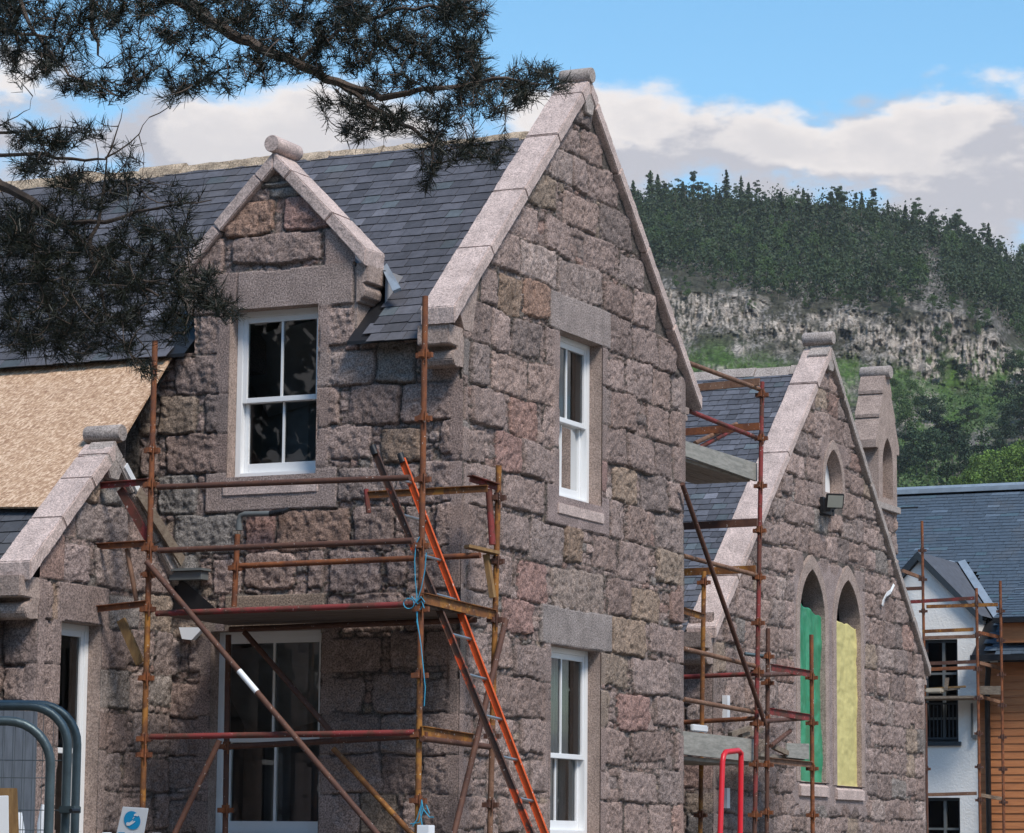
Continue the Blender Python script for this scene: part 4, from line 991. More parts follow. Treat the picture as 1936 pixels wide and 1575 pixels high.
# --- red hoop by the hall
a=P(1367,1425,0,.4);c=P(1400,1424,0,.4)
pts=[P(1350,1660,0,.4),P(1366,1440,0,.4),P(1368,1428,0,.4),P(1372,1422,0,.4),P(1396,1419,0,.4),P(1401,1424,0,.4),P(1401,1440,0,.4),P(1395,1660,0,.4)]
for i in (0,-1): pts[i][2]=0.0
tag(MB().tube(pts,.027,12).build('red_hoop_rail',M['red'],None,smooth=True),'bright red tubular hoop rail standing in front of the hall scaffold','rail')
# --- scaffold between the house and the hall
sb=thing('scaffold','rusty tube scaffold filling the gap between the house and the hall','scaffold',(0,0,0))
pole(sb,1441,722,1428,1500,0,0.0,[(.30,M['rust_brown']),(.45,M['rust_red']),(.25,M['rust_red'])],cz=[zat(1440,y,0,0) for y in (745,828,918,1003,1092,1178,1270,1368,1445,1540)],cm=M['rust'])
pole(sb,1331,1080,1325,1500,1,6.7,[(1,M['rust_yellow'])],cz=[zat(1330,y,1,6.7) for y in (1100,1540)],cm=M['rust'])
for a,b,c,d,m in ((1288,681,1439,737,'rust_tan'),(1303,777,1439,831,'rust_red'),(1292,1051,1428,1087,'rust_tan'),(1292,1226,1426,1259,'rust_tan'),(1292,1322,1424,1346,'rust_tan')):
    pa=P(a,b,0,-.06);pb=P(c,d,0,-.03);rod(sb,'ledger',pa,pb,M[m])
for a,b,c,d,m in ((1296,735,1436,722,'rust_tan'),(1296,817,1436,806,'rust'),(1290,995,1432,988,'rust_brown'),(1288,1082,1428,1076,'rust_yellow')):
    yb=6.80;MB().beam(P(a,b,1,yb),P(c,d,1,yb),.04,.075).build('transom',M[m],sb)
for a,b,c,d,m in ((1285,1280,1432,1274,'rust_red'),(1285,1366,1430,1358,'rust')):
    rod(sb,'transom',P(a,b,1,6.8),P(c,d,1,6.8),M[m])
rod(sb,'brace',P(1290,915,0,.06),P(1447,1370,0,.06),M['rust_brown'])
rod(sb,'loose_tube',P(1314,838,0,-.5),P(1392,802,0,-.45),M['rust_tan']);rod(sb,'loose_tube',P(1322,846,0,-.5),P(1400,806,0,-.45),M['rust_red'])
angle_bar(sb,'end_transom',P(1292,1155,0,-.4),P(1331,1167,0,-.4),M['rust_yellow'],.06)
# platforms of this scaffold
def deck(pr_lab,zc,x0,x1,y0,y1,n,grp,labs,mat):
    w=(x1-x0)/n
    for i in range(n):
        o=MB().box(x0+i*w+.004,x0+(i+1)*w-.004,y0,y1,zc-.038,zc).build('scaffold_board',mat,None,bevel=.003);tag(o,labs[i],'scaffold board',grp)
zu=P(1430,908,0,-.05)[2]
deck('',zu+.02,-.72,-.10,4.96,6.9,3,'boards of the high scaffold deck behind the house',['farthest board in the high deck between house and hall','middle board in the high deck between house and hall','nearest board in the high deck between house and hall'],M['board'])
def toe(name,lab,a,b,x,th=.035,mat=None):
    p=[P(*k,0,x) for k in a];t=[(v[0]-th,v[1],v[2]) for v in p];tag(MB().hexa([tuple(v) for v in p],t).build(name,mat or M['toe'],None,bevel=.002),lab,'toe board')
toe('toe_board','grey toe board of the high deck between house and hall',[(1292,861),(1432,910),(1432,876),(1292,832)],0,-.055)
zl=P(1425,1440,0,-.05)[2]
deck('',zl+.0,-.72,-.10,4.96,6.85,3,'boards of the low scaffold deck beside the hall',['farthest board in the low deck between house and hall','middle board in the low deck between house and hall','nearest board in the low deck between house and hall'],M['board'])
toe('toe_board','pale toe board of the low deck behind the red hoop',[(1291,1426),(1430,1441),(1430,1398),(1291,1382)],0,-.055)
# --- scaffold before the hall window
sc=thing('scaffold','short rusty tube scaffold bay in front of the green lancet window','scaffold',(0,0,0));XS=-.42
pole(sc,1452,1188,1450,1500,0,XS,[(.4,M['rust_yellow']),(.6,M['rust_brown'])],cz=[zat(1451,y,0,XS) for y in (1240,1290,1360,1445,1535)],cm=M['rust'])
pole(sc,1534,1200,1536,1500,0,XS,[(1,M['rust'])],cz=[zat(1535,y,0,XS) for y in (1280,1366,1452,1540)],cm=M['rust'])
for a,b,c,d in ((1458,1262,1531,1274),(1456,1345,1531,1357)): angle_bar(sc,'transom',P(a,b,0,XS),P(c,d,0,XS),M['rust_red'],.07,.04)
for a,b,c,d in ((1440,1276,1526,1273),(1440,1364,1524,1358)): rod(sc,'ledger',P(a,b,0,XS+.2),P(c,d,0,XS-.2),M['rust_brown'])
angle_bar(sc,'deck_transom',P(1452,1438,0,XS),P(1534,1446,0,XS),M['rust_tan'],.06,.06)
zd=P(1530,1440,0,XS)[2]
deck('',zd+.05,XS-.45,XS-.02,8.1,9.45,2,'boards of the small deck under the green window',['inner board under the green lancet window','outer board under the green lancet window'],M['board'])
toe('toe_board','grey plywood toe board below the green lancet window',[(1488,1432),(1530,1436),(1530,1406),(1488,1405)],0,XS+.03,.02)
rod(sc,'loose_tube',P(1458,1410,0,XS+.05),P(1494,1382,0,XS-.1),M['rust_brown']);rod(sc,'loose_tube',P(1430,1275,0,XS+.3) if 0 else P(1408,1236,0,XS-.2),P(1455,1242,0,XS),M['galv'],.02)
for k,(a,b,c,d) in enumerate(((1380,1389,1418,1376),(1400,1392,1440,1380),(1462,1412,1488,1424))):
    o=MB().beam(P(a,b,0,-.45),P(c,d,0,-.4),.05,.05).build('timber_offcut',M['greywood'],None);tag(o,['dark timber offcut leaning on the low deck left of the tall pole','brown timber offcut lying beside the tall scaffold pole','splintered timber offcut on the deck under the green window'][k],'timber')
tag(MB().box(*(lambda p:(p[0]-.02,p[0]+.02,p[1]-.2,p[1]+.2,p[2]-.03,p[2]+.04))(P(1322,1378,0,-.4))).build('white_bag',M['paper'],None,bevel=.01),'small white bag lying on the low deck by the house corner','bag')
# ================================================================== FAR HOUSE (white render, slate, timber cladding)
YF=26.
far=thing('rendered_house','white rendered house with orange timber cladding, dark windows and a big slate roof','house',(0,0,0))
def F_(px,py): return P(px,py,1,YF)
xw0=-5.6;xw1=F_(1849,1400)[0];zap=F_(1738,1062)[2];xap=F_(1738,1062)[0];zev=F_(1843,1170)[2]
holes_=[(F_(1745,1300)[0],F_(1811,1300)[0],F_(1811,1402)[2],F_(1811,1208)[2]),(F_(1745,1540)[0],F_(1815,1540)[0],.7,F_(1815,1508)[2])]
outer=[(xw0,0),(xw1,0),(xw1,zev),(xap,zap),(2*xap-xw1,zev),(2*xap-xw1,0)]
outer=[(2*xap-xw1,0),(xw1,0),(xw1,zev),(xap,zap),(2*xap-xw1,zev)]
hl=[[(a,c),(b,c),(b,d),(a,d)] for a,b,c,d in holes_]
MB().prism(outer,front(YF),0,-.3,holes=hl).build('rendered_wall',M['render'],far)
MB().box(xw1-.01,xw1,YF+.301,YF+1.2,0,zev).build('rendered_return',M['render'],far)
def fwin(a,b,c,d,bars_h,rail=False,rows=()):
    f=MB();t=.05;n0,n1=YF+.10,YF+.17
    for (u,v,w,z_) in ((a,a+t,c,d),(b-t,b,c,d),(a+t,b-t,d-t,d),(a+t,b-t,c,c+t)): f.box(u,v,n0,n1,w,z_)
    w=f.build('window_frame',M['frame_grey'],far)
    k=MB();m=(a+b)/2+.03;k.box(m-.022,m+.022,n0-.005,n1,c+t,d-t)
    for z_ in rows: k.box(a+t,b-t,n0-.002,n1,z_-.018,z_+.018)
    k.build('glazing_bar',M['grey_pipe'],w)
    MB().add([(a,n1-.02,c),(b,n1-.02,c),(b,n1-.02,d),(a,n1-.02,d)],[(0,1,2,3)]).build('glass_pane',M['farglass'],w)
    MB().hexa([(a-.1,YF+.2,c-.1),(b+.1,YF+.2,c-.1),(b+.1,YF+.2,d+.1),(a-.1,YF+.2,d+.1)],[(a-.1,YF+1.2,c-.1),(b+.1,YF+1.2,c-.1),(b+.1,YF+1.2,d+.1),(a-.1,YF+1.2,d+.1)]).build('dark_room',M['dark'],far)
    MB().box(a-.04,b+.05,YF-.05,YF+.1,c-.07,c-.002).build('window_sill',M['frame_grey'],far)
    if rail:
        g=MB();zt=rail
        for i in range(9): x=a+(b-a)*(i+.5)/9;g.box(x-.008,x+.008,YF+.03,YF+.045,c+.05,zt)
        g.box(a,b,YF+.025,YF+.05,zt,zt+.03);g.box(a,b,YF+.025,YF+.05,c+.04,c+.07);g.build('guard_rail',M['frame_grey'],w)
a,b,c,d=holes_[0];fwin(a,b,c,d,0,rail=F_(1780,1332)[2],rows=[F_(1780,1273)[2],F_(1780,1358)[2]])
a,b,c,d=holes_[1];fwin(a,b,c,d,0,rows=[F_(1780,1567)[2]])
# verge boards and small gable roof
for s in (1,-1):
    e=(xap+s*(xw1-xap+.10),zev-.10);sl=(zap-zev)/(xw1-xap)
    MB().prism([(xap,zap+.02),(e[0],e[1]+.02),(e[0],e[1]+.14),(xap,zap+.16)],front(YF),.10,-.0).build('verge_board',M['frame_grey'],far)
    zmi=lambda z_:(YF-.35)+(z_-F_(1900,1240)[2])*(30.2-YF+.35)/(8.05-F_(1900,1240)[2])
    A_=(xap,zmi(zap+.165),zap+.165);B_=(e[0],zmi(e[1]+.145),e[1]+.145)
    MB().add([(xap,YF-.1,zap+.165),(e[0],YF-.1,e[1]+.145),B_,A_],[(0,1,2,3)]).build('gable_roof_slope',M['flatslate'],far)
    u_=np.array(B_)-np.array(A_);MB().beam(np.array(A_)+(s*.08,0,.03),np.array(B_)+u_*.03+(s*.08,0,.03),.13,.02,(0,-.58,.81)).build('valley_flashing',M['lead'],far)
# main slope
ye=YF-.35;zr=8.05;yr_=30.2;ze=F_(1900,1240)[2]
SS=np.array([0,yr_-ye,zr-ze]);SLn=np.linalg.norm(SS);SS/=SLn
a_=-8.0;bb_=7.0
def skipf(p): return (p[0]<xw1+.12 and p[2]<zap+.16-abs(p[0]-xap)*((zap-zev)/(xw1-xap)) )
x0m=xw1+.02
slates(far,'slate_roof',(a_,ye,ze),(1,0,0),bb_-a_,SS,SLn,.112,.26,.007,51,M['farslate'],(.060,.085,.115),skip=lambda p:skipf(p+np.array([-.12,0,0])) or (p[0]<xw1+.02 and p[2]<zev),cv=.08)
MB().add([(xw1,ye+.02,ze-.02),(bb_,ye+.02,ze-.02),(bb_,yr_,zr-.02),(xw1,yr_,zr-.02)],[(0,1,2,3)]).add([(a_,YF+2.3,zap),(xw1,YF+2.3,zap),(xw1,yr_,zr-.02),(a_,yr_,zr-.02)],[(0,1,2,3)]).add([(a_,yr_,zr-.02),(bb_,yr_,zr-.02),(bb_,34.5,ze),(a_,34.5,ze)],[(0,1,2,3)]).build('roof_boarding',M['black'],far)
MB().box(a_,bb_,yr_-.12,yr_+.12,zr-.02,zr+.06).tube([(a_,yr_,zr+.07),(bb_,yr_,zr+.07)],.05,8).build('ridge_cap',M['lead'],far)
MB().box(xw1+.03,bb_,ye-.14,ye-.005,ze-.10,ze-.01).build('gutter',M['black'],far)
q=[P(1800,1085,1,27.6),P(1830,1150,1,26.9),P(1882,1185,1,26.2),P(1850,1196,1,25.9),P(1838,1165,1,26.0)]
def dz(p,h): return (p[0],p[1]-.02,p[2]+h)
# cladding
yc_=YF+.02;cl_=MB();z=0.;top=ze-.10
while z<top:
    h=min(.125,top-z);cl_.hexa([(xw1+.005,yc_-.018,z),(bb_,yc_-.018,z),(bb_,yc_+.02,z),(xw1+.005,yc_+.02,z)],[(xw1+.005,yc_-.004,z+h-.002),(bb_,yc_-.008,z+h-.002),(bb_,yc_+.02,z+h-.004),(xw1+.005,yc_+.02,z+h-.004)]);z+=.125
cl_.build('timber_cladding',M['clad'],far);MB().box(xw1+.003,bb_,yc_+.021,yc_+.3,0,top).build('cladding_backing',M['black'],far)
# dormer of cladding at the right
d0=F_(1903,1200)[0];z0_=F_(1910,1217)[2];z1_=F_(1910,1180)[2]
MB().box(d0,bb_,YF-.25,YF+.6,z0_+.0,z1_).build('clad_dormer',M['clad'],far)
MB().box(d0-.12,bb_,YF-.40,YF+1.6,z1_,z1_+.08).build('dormer_eave',M['black'],far)
dps=np.array([0,1.,.45]);dps/=np.linalg.norm(dps)
slates(far,'dormer_slates',(d0-.10,YF-.38,z1_+.08),(1,0,0),bb_-d0,dps,1.9,.12,.28,.008,52,M['farslate'],(.060,.085,.115),cv=.08)
dp=MB();dp.tube([(F_(1862,1)[0],YF-.35,ze-.12),(F_(1862,1)[0],YF-.30,ze-.25),(F_(1869,1300)[0],YF-.08,ze-.5),(F_(1869,1300)[0],YF-.08,.1)],.045,10);dp.build('downpipe',M['black'],far,smooth=True)
v=MB();v.box(*(lambda p:(p[0]-.16,p[0]+.16,p[1]-.03,p[1]+.05,p[2]-.05,p[2]+.05))(P(1720,964,1,29.75))).build('roof_vent',M['black'],far)
MB().box(*(lambda p:(p[0]-.14,p[0]+.14,p[1]-.03,p[1]+.05,p[2]-.05,p[2]+.05))(P(1935,958,1,29.8))).build('roof_vent',M['black'],far)
o=MB().box(F_(1822,1)[0]-.012,F_(1822,1)[0]+.012,YF-.05,YF-.002,F_(1822,1395)[2],F_(1822,1330)[2]).box(F_(1824,1)[0],F_(1830,1)[0],YF-.08,YF-.002,F_(1822,1398)[2],F_(1822,1390)[2]);o.build('vent_cable',M['grey_pipe'],far)
# far scaffold
sf=thing('scaffold','rusty tube scaffold standing against the white rendered house','scaffold',(0,0,0));YS=25.3
def Q(px,py,y=YS): return P(px,py,1,y)
for pt,pb,yy_,cc in (((1743,985),(1751,1500),YS+.4,(1040,1095,1155,1230)),((1846,1112),(1852,1500),YS,(1141,1200,1265,1320,1386,1449,1512)),((1891,1098),(1897,1500),YS+.1,(1155,1210,1275,1333,1393,1454,1516)),((1750,1330),(1752,1500),YS-.1,(1453,))):
    pole(sf,*pt,*pb,1,yy_,[(1,M['rust'] if pt[0]!=1750 else M['rust_brown'])],cz=[float(Q(pt[0],y,yy_)[2]) for y in cc],cm=M['rust_brown'],dirs=((1,0),))
for a,b,c,d,m in ((1722,1138,1842,1131,'rust_red'),(1752,1147,1886,1143,'rust_yellow'),(1745,1194,1840,1190,'rust_yellow'),(1748,1206,1846,1203,'rust_tan'),(1742,1255,1846,1251,'rust_brown'),(1742,1266,1844,1262,'rust'),(1744,1503,1846,1500,'rust_tan'),(1700,1114,1745,1112,'rust_brown')):
    MB().beam(Q(a,b),Q(c,d),.04,.055).build('ledger',M[m],sf)
for a,b,c,d,m in ((1850,1196,1890,1205,'rust'),(1851,1253,1893,1264,'rust_tan'),(1850,1316,1896,1329,'rust_tan'),(1852,1503,1898,1511,'greywood'),(1706,1079,1741,1092,'rust_tan')):
    MB().beam(Q(a,b,YS),Q(c,d,YS+.5),.04,.055).build('transom',M[m],sf)
zp=Q(1760,1316)[2];x0=Q(1700,1316)[0];x1=Q(1846,1316)[0]
for i in range(3):
    tag(MB().box(x0,x1+.02*i,YS+.02+i*.23,YS+.24+i*.23,zp-.04,zp).build('scaffold_board',M['greywood'],None),['front board of the deck on the white house scaffold','middle board of the deck on the white house scaffold','rear board of the deck on the white house scaffold'][i],'scaffold board','boards on the far scaffold deck')
tag(MB().hexa(*[[Q(1851,1313,y),Q(1892,1313,y),Q(1892,1297,y),Q(1851,1297,y)] for y in (YS+.05,YS+.08)]).build('toe_board',M['greywood'],None),'grey toe board at the right end of the far scaffold deck','toe board')
for k,(a,b,c,d,m) in enumerate(((1744,1303,1826,1298,'ochre_wood'),(1768,1308,1815,1301,'greywood'),(1788,1306,1791,1282,'greywood'))):
    tag(MB().beam(Q(a,b,YS+.2),Q(c,d,YS+.3),.06,.03).build('timber_offcut',M[m],None),['long thin timber lying on the far scaffold deck','grey timber offcut lying on the far scaffold deck','short timber stick standing up from the far scaffold deck'][k],'timber')
tag(MB().box(*(lambda p:(p[0]-.14,p[0]+.14,p[1]-.1,p[1]+.1,p[2]-.04,p[2]+.04))(Q(1768,1306,YS+.15))).build('cement_bag',simple('paper_bag',(.5,.43,.33),.8),None,bevel=.02),'pale folded bag lying on the far scaffold deck','bag')

# ================================================================== SITE FENCE AND SIGNS (lower left)
def fence_panel(pxr,pyt,depth,label,mesh=True,x_off=0.,col='galv',rad=30):
    root=thing('site_fence',label,'fence panel',(0,0,0),'galvanised site fence panels')
    R0=np.array([RT[0],RT[1],0]);R0/=np.linalg.norm(R0);tr=PD(pxr,pyt,depth);tr=np.array(tr);s=depth/F
    zt=tr[2];rad_=rad*s*2.2;r_=.0205;Wd=2.2
    def pt(u,z): return np.array([tr[0],tr[1],0])+R0*u+np.array([0,0,z])
    pts=[pt(0,0.1)]
    pts.append(pt(0,zt-rad_))
    for i in range(1,8): a=math.pi/2*i/8;pts.append(pt(-rad_+rad_*math.cos(a),zt-rad_+rad_*math.sin(a)))
    pts.append(pt(-rad_,zt));pts.append(pt(-Wd+rad_,zt))
    for i in range(1,8): a=math.pi/2*i/8;pts.append(pt(-Wd+rad_-rad_*math.sin(a),zt-rad_+rad_*math.cos(a)))
    pts+=[pt(-Wd,zt-rad_),pt(-Wd,.1)]
    MB().tube(pts,r_,14).build('tube_frame',M[col],root,smooth=True)
    if mesh:
        w=MB();u=-.02
        while u>-Wd+.05:
            top=zt if u<-rad_ else zt-rad_+math.sqrt(max(rad_**2-(rad_+u)**2,0))
            w.tube([pt(u,.15),pt(u,top)],.0017,4,cap=False);u-=.045
        for z_ in (zt-.24,zt-.46,zt-.72,1.0,.7,.4): w.tube([pt(0,z_),pt(-Wd,z_)],.002,4,cap=False)
        w.build('wire_mesh',M['wire'],root)
    return root
fence_panel(98,1364,13.0,'nearest galvanised fence panel, the lowest of the three curved corners',rad=38)
fence_panel(130,1336,13.6,'middle galvanised fence panel with wire mesh',rad=34)
fence_panel(148,1333,14.2,'rearmost galvanised fence panel, farthest right of the three corners',mesh=False,rad=34)
cl2=thing('fence_clamp','small grey steel clamp joining two fence panels','clamp',(0,0,0))
p=PD(134,1531,13.5);MB().box(p[0]-.045,p[0]+.035,p[1]-.03,p[1]+.03,p[2]-.016,p[2]+.016).build('clamp_plate',M['galv'],cl2,bevel=.003)
p=PD(141,1533,13.4);MB().tube([p-np.array([0,.03,0]),p+np.array([0,.03,0])],.010,8).build('clamp_bolt',M['black'],cl2)
def quad_board(name,lab,cat,px,depth,th,mat,parent=None,bv=.002):
    q=[PD(a,b,depth) for a,b in px];t=[x+np.array([FW[0],FW[1],0])*th for x in q];o=MB().hexa(q,t).build(name,mat,parent,bevel=bv)
    if lab: tag(o,lab,cat)
    return o
quad_board('plywood_panel','brown plywood panel behind the white sheet on the fence','plywood panel',[(-60,1700),(40,1700),(32,1490),(-60,1490)],12.6,.012,M['ochre_wood'])
quad_board('white_notice','plain white notice sheet at the left edge on the plywood','notice',[(-60,1700),(18,1700),(16,1504),(-60,1506)],12.5,.004,M['paper'])
quad_board('door_panel','tall grey panel standing in front of the porch wall behind the fence','panel',[(-80,1700),(60,1700),(70,1345),(-80,1340)],19.0,.03,simple('grey_door',(.13,.15,.18),.5,0,.25,3,0,1,.4,(14,14,.4)))
# hand-washing sign: white card, blue disc, white hand under a tap
sg=thing('hand_wash_sign','tilted white card sign with a blue disc showing a hand under dripping water','sign',(0,0,0))
dS=15.0
def SP(px,py,d=dS): return PD(px,py,d)
quad_board('sign_card',None,None,[(214,1600),(268,1600),(281,1528),(232,1525)],dS,.006,M['paper'],sg)
disc=[];cx_,cy_=250,1551
for i in range(40):
    a=2*math.pi*i/40;disc.append(SP(cx_+15.5*math.cos(a)+1.5*math.sin(a)*-1,cy_-17.5*math.sin(a),dS-.003))
MB().add(disc,[tuple(range(40))]).build('blue_disc',M['signblue'],sg)
hand=[(238.5,1556),(241,1554.5),(245,1555),(249,1552),(251,1550.8),(252,1552),(249.5,1554.5),(255,1552),(256,1553.3),(250,1558),(244,1561.5),(239,1561)]
MB().add([SP(a,b,dS-.005) for a,b in hand],[tuple(range(len(hand)))]).build('hand_symbol',M['paper'],sg)
tap=[(253,1540),(257,1537.5),(261,1538),(263,1541.5),(260,1543.5),(256,1542.5),(253.5,1543)]
MB().add([SP(a,b,dS-.005) for a,b in tap],[tuple(range(len(tap)))]).build('tap_symbol',M['paper'],sg)
for a,b in ((253,1545.5),(251.5,1548)): MB().add([SP(a+.9*math.cos(k),b+1.2*math.sin(k),dS-.005) for k in np.linspace(0,2*math.pi,9)[:-1]],[tuple(range(8))]).build('water_drop',M['paper'],sg)
MB().add([SP(a,b,dS-.004) for a,b in ((224,1573.5),(236,1573.5),(235.6,1576),(223.6,1576))],[(0,1,2,3)]).build('blue_letter_bar',M['signblue'],sg)
o=MB();p=SP(246,1700,dS+.02);o.box(p[0]-.02,p[0]+.02,p[1],p[1]+.02,0,SP(246,1560)[2]);o.build('sign_post',M['white'],sg)
# small packaging on the ground behind the fence
for k,(a,b,w_,h_) in enumerate(((36,1557,.03,.14),(82,1545,.03,.16),(202,1577,.05,.02),(296,1578,.05,.02))):
    p=PD(a,b,15.5);mb=MB();mb.tube([(p[0],p[1],0.9),(p[0],p[1],p[2]-.03),(p[0],p[1],p[2]+h_*.4)],[w_,w_,w_*.45],12)
    tag(mb.build('white_bottle' if k<2 else 'white_tub',M['paper'],None,smooth=True),['slim white bottle seen through the mesh by the plywood','taller white bottle seen through the fence mesh','white tub rim left of the hand sign','pale rounded tub right of the hand sign'][k],'bottle' if k<2 else 'tub')

# ================================================================== PINE TREE
pine=thing('pine_tree','dark pine tree whose boughs hang across the top left of the view','tree',(0,0,0))
rnd=random.Random(5)
DT=13.0
limbs=[ # (pixel x, pixel y, depth, radius m)
 [(-260,-120,13.2,.10),(60,-90,13.2,.085),(330,-10,13.1,.045),(400,40,13.0,.034),(470,80,13.0,.030),(560,120,12.9,.026),(640,155,12.9,.024),(720,185,12.8,.020),(800,170,12.7,.014),(880,160,12.7,.012),(960,150,12.6,.009),(1020,160,12.6,.006)],
 [(640,155,12.9,.018),(700,200,12.8,.014),(760,230,12.8,.011),(815,270,12.7,.009),(818,300,12.7,.006)],
 [(560,120,12.9,.012),(640,60,12.9,.012),(740,20,12.8,.010),(860,10,12.7,.008),(925,30,12.7,.005)],
 [(330,-10,13.1,.02),(520,-20,13,.014),(700,-40,12.9,.01),(900,-20,12.8,.006)],
 [(165,-90,13.2,.02),(172,0,13.1,.014),(176,60,13.1,.010),(185,105,13.1,.006)],
 [(60,-90,13.2,.02),(40,0,13.1,.014),(60,60,13.,.010),(130,140,13.,.007),(230,185,13,.004)],
 [(-260,-120,13.2,.03),(-60,-20,13.,.02),(20,60,12.9,.012),(90,70,12.9,.006)],
 [(-300,200,13.4,.08),(-80,300,13.2,.036),(0,345,13.1,.028),(60,380,13.0,.024),(110,420,13.,.020),(170,470,12.9,.015),(240,520,12.9,.010),(300,560,12.8,.006)],
 [(-80,300,13.2,.02),(0,292,13.1,.011),(80,292,13.1,.010),(160,303,13.,.008),(200,300,13,.006),(225,240,13,.003),(232,205,13,.0015)],
 [(200,300,13.,.006),(245,272,13.,.004),(262,255,13,.003),(282,222,13,.0015)],
 [(262,255,13,.003),(272,290,13,.002),(268,335,13,.0012)],
 [(110,420,13.,.014),(200,420,12.9,.012),(260,400,12.9,.008),(330,385,12.8,.006),(400,378,12.8,.003)],
 [(170,470,12.9,.012),(190,400,12.9,.009),(198,340,12.9,.006),(202,300,12.9,.004)],
 [(240,520,12.9,.008),(310,540,12.8,.006),(380,560,12.8,.005),(440,572,12.7,.003)],
 [(60,380,13,.014),(70,470,12.9,.010),(80,560,12.8,.007),(110,640,12.8,.004)],
 [(170,470,12.9,.01),(200,600,12.8,.006),(250,670,12.8,.004),(290,710,12.8,.002)],
 [(-80,300,13.2,.015),(-20,250,13.1,.010),(50,250,13.1,.006),(110,240,13,.004)],
 [(-20,250,13.1,.004),(30,222,13.1,.003),(60,205,13.1,.0015),(62,182,13.1,.001)],
]
nodes=[];nrad=[];brm=MB()
for L in limbs:
    pts=[];rs=[]
    for i in range(len(L)-1):
        a=L[i];b=L[i+1];n=max(2,int(abs(b[0]-a[0])/25+abs(b[1]-a[1])/25))
        for k in range(n):
            f=k/n;px=a[0]+(b[0]-a[0])*f+rnd.gauss(0,2.0);py=a[1]+(b[1]-a[1])*f+rnd.gauss(0,2.0);dd=a[2]+(b[2]-a[2])*f
            pts.append(PD(px,py,dd));rs.append(a[3]+(b[3]-a[3])*f)
    pts.append(PD(L[-1][0],L[-1][1],L[-1][2]));rs.append(L[-1][3])
    brm.tube(pts,[x*.8 for x in rs],7);
    for p_,r_ in zip(pts,rs): nodes.append(p_);nrad.append(r_)
# tuft targets: ellipses (cx,cy,rx,ry,count)
blobs=[(120,30,150,60,95),(330,20,150,55,110),(560,25,150,60,120),(760,30,150,60,120),(880,50,60,70,55),(60,110,60,40,26),(130,130,80,45,36),(330,110,100,60,56),(400,155,60,28,14),(500,110,60,50,34),(620,110,70,45,34),(740,110,90,60,75),(850,130,80,55,60),(930,170,70,45,34),(1000,150,55,30,26),(1040,130,15,12,4),(1060,160,20,12,5),(660,190,60,30,20),(720,220,70,30,26),(800,230,60,35,26),(880,210,60,25,18),(945,195,50,18,10),(640,240,30,10,5),(680,255,25,15,6),(820,290,50,25,12),(890,280,45,30,18),(935,285,30,18,9),(815,330,22,28,10),(320,180,22,12,4),(250,165,40,22,10),(190,165,40,20,8),(15,60,25,60,16),(15,25,40,40,18),
 (40,245,40,18,12),(80,270,50,25,18),(130,255,40,25,14),(30,330,20,40,4),(60,310,30,15,5),(180,245,22,14,5),(100,330,45,40,14),(150,360,70,40,34),(250,350,50,30,16),(90,430,90,50,70),(40,500,60,60,60),(160,520,110,60,110),(80,600,90,50,80),(260,470,70,50,50),(330,400,40,50,18),(340,480,40,40,22),(300,560,80,40,50),(390,560,50,28,20),(430,580,25,14,7),(445,590,16,8,4),(180,610,90,45,55),(320,620,40,30,16),(240,655,30,22,9),(270,700,22,12,7),(375,445,14,12,2),(130,660,60,22,16),(30,650,40,20,14),(380,520,35,20,10),(250,415,20,14,4),(215,300,60,25,7),(20,430,30,50,24),(380,375,10,8,1)]
targets=[]
for (cx0,cy0,rx,ry,n) in blobs:
    for k in range(int(n*1.0)):
        a=rnd.random()*2*math.pi;q_=math.sqrt(rnd.random());dd=12.9+rnd.uniform(-.7,.6)
        targets.append(np.array(PD(cx0+rx*q_*math.cos(a),cy0+ry*q_*math.sin(a),dd)))
N_=np.array(nodes);order=sorted(range(len(targets)),key=lambda i:float(np.min(np.linalg.norm(N_-targets[i],axis=1))))
tips=[]
cap=len(nodes)+len(targets)*4;NA=np.zeros((cap,3));NA[:len(nodes)]=N_;cnt=len(nodes)
upv=np.array([0,0,1.])
for i in order:
    t=targets[i];d=np.linalg.norm(NA[:cnt]-t,axis=1);j=int(np.argmin(d+.02*np.random.default_rng(i).random(cnt)));p0=NA[j];L_=d[j]
    if L_<.02: tips.append((t,upv));continue
    mid=(p0+t)/2+np.array([rnd.gauss(0,.05),rnd.gauss(0,.05),-.10*L_+rnd.gauss(0,.04)])*min(1,L_*3)
    pts=[(1-f)**2*p0+2*f*(1-f)*mid+f*f*t for f in (0,.25,.5,.75,1)]
    r0=min(.006,.0022+.004*L_);brm.tube(pts,[r0,r0*.9,r0*.75,r0*.6,r0*.5],5,cap=False)
    for q_ in pts[1:]: NA[cnt]=q_;cnt+=1
    dv=pts[-1]-pts[-3];dv=dv/(np.linalg.norm(dv)+1e-9);tips.append((t,dv))
brm.build('branches',M['bark'],pine,smooth=True)
g=np.random.default_rng(3);NV=[];
for (t,d) in tips:
    d=np.array(d)*.7+upv*.35;d/=np.linalg.norm(d);a=np.cross(d,(0.3,.5,.8));a/=np.linalg.norm(a);b=np.cross(d,a)
    n=int(g.integers(26,50));Ls=g.uniform(.05,.12)
    s=g.uniform(-Ls,.015,n);th=g.uniform(0,2*math.pi,n);sp_=np.radians(g.normal(48,16,n));ln=g.uniform(.036,.066,n)
    base=t+d*s[:,None];rad=np.cos(th)[:,None]*a+np.sin(th)[:,None]*b
    dr=d*np.cos(sp_)[:,None]+rad*np.sin(sp_)[:,None];tip=base+dr*ln[:,None]
    tv=np.cross(dr,g.normal(size=(n,3)));tv/=np.linalg.norm(tv,axis=1)[:,None];w=.0017
    NV.append(np.stack([base-tv*w,base+tv*w,tip+tv*w*.4,tip-tv*w*.4],1))
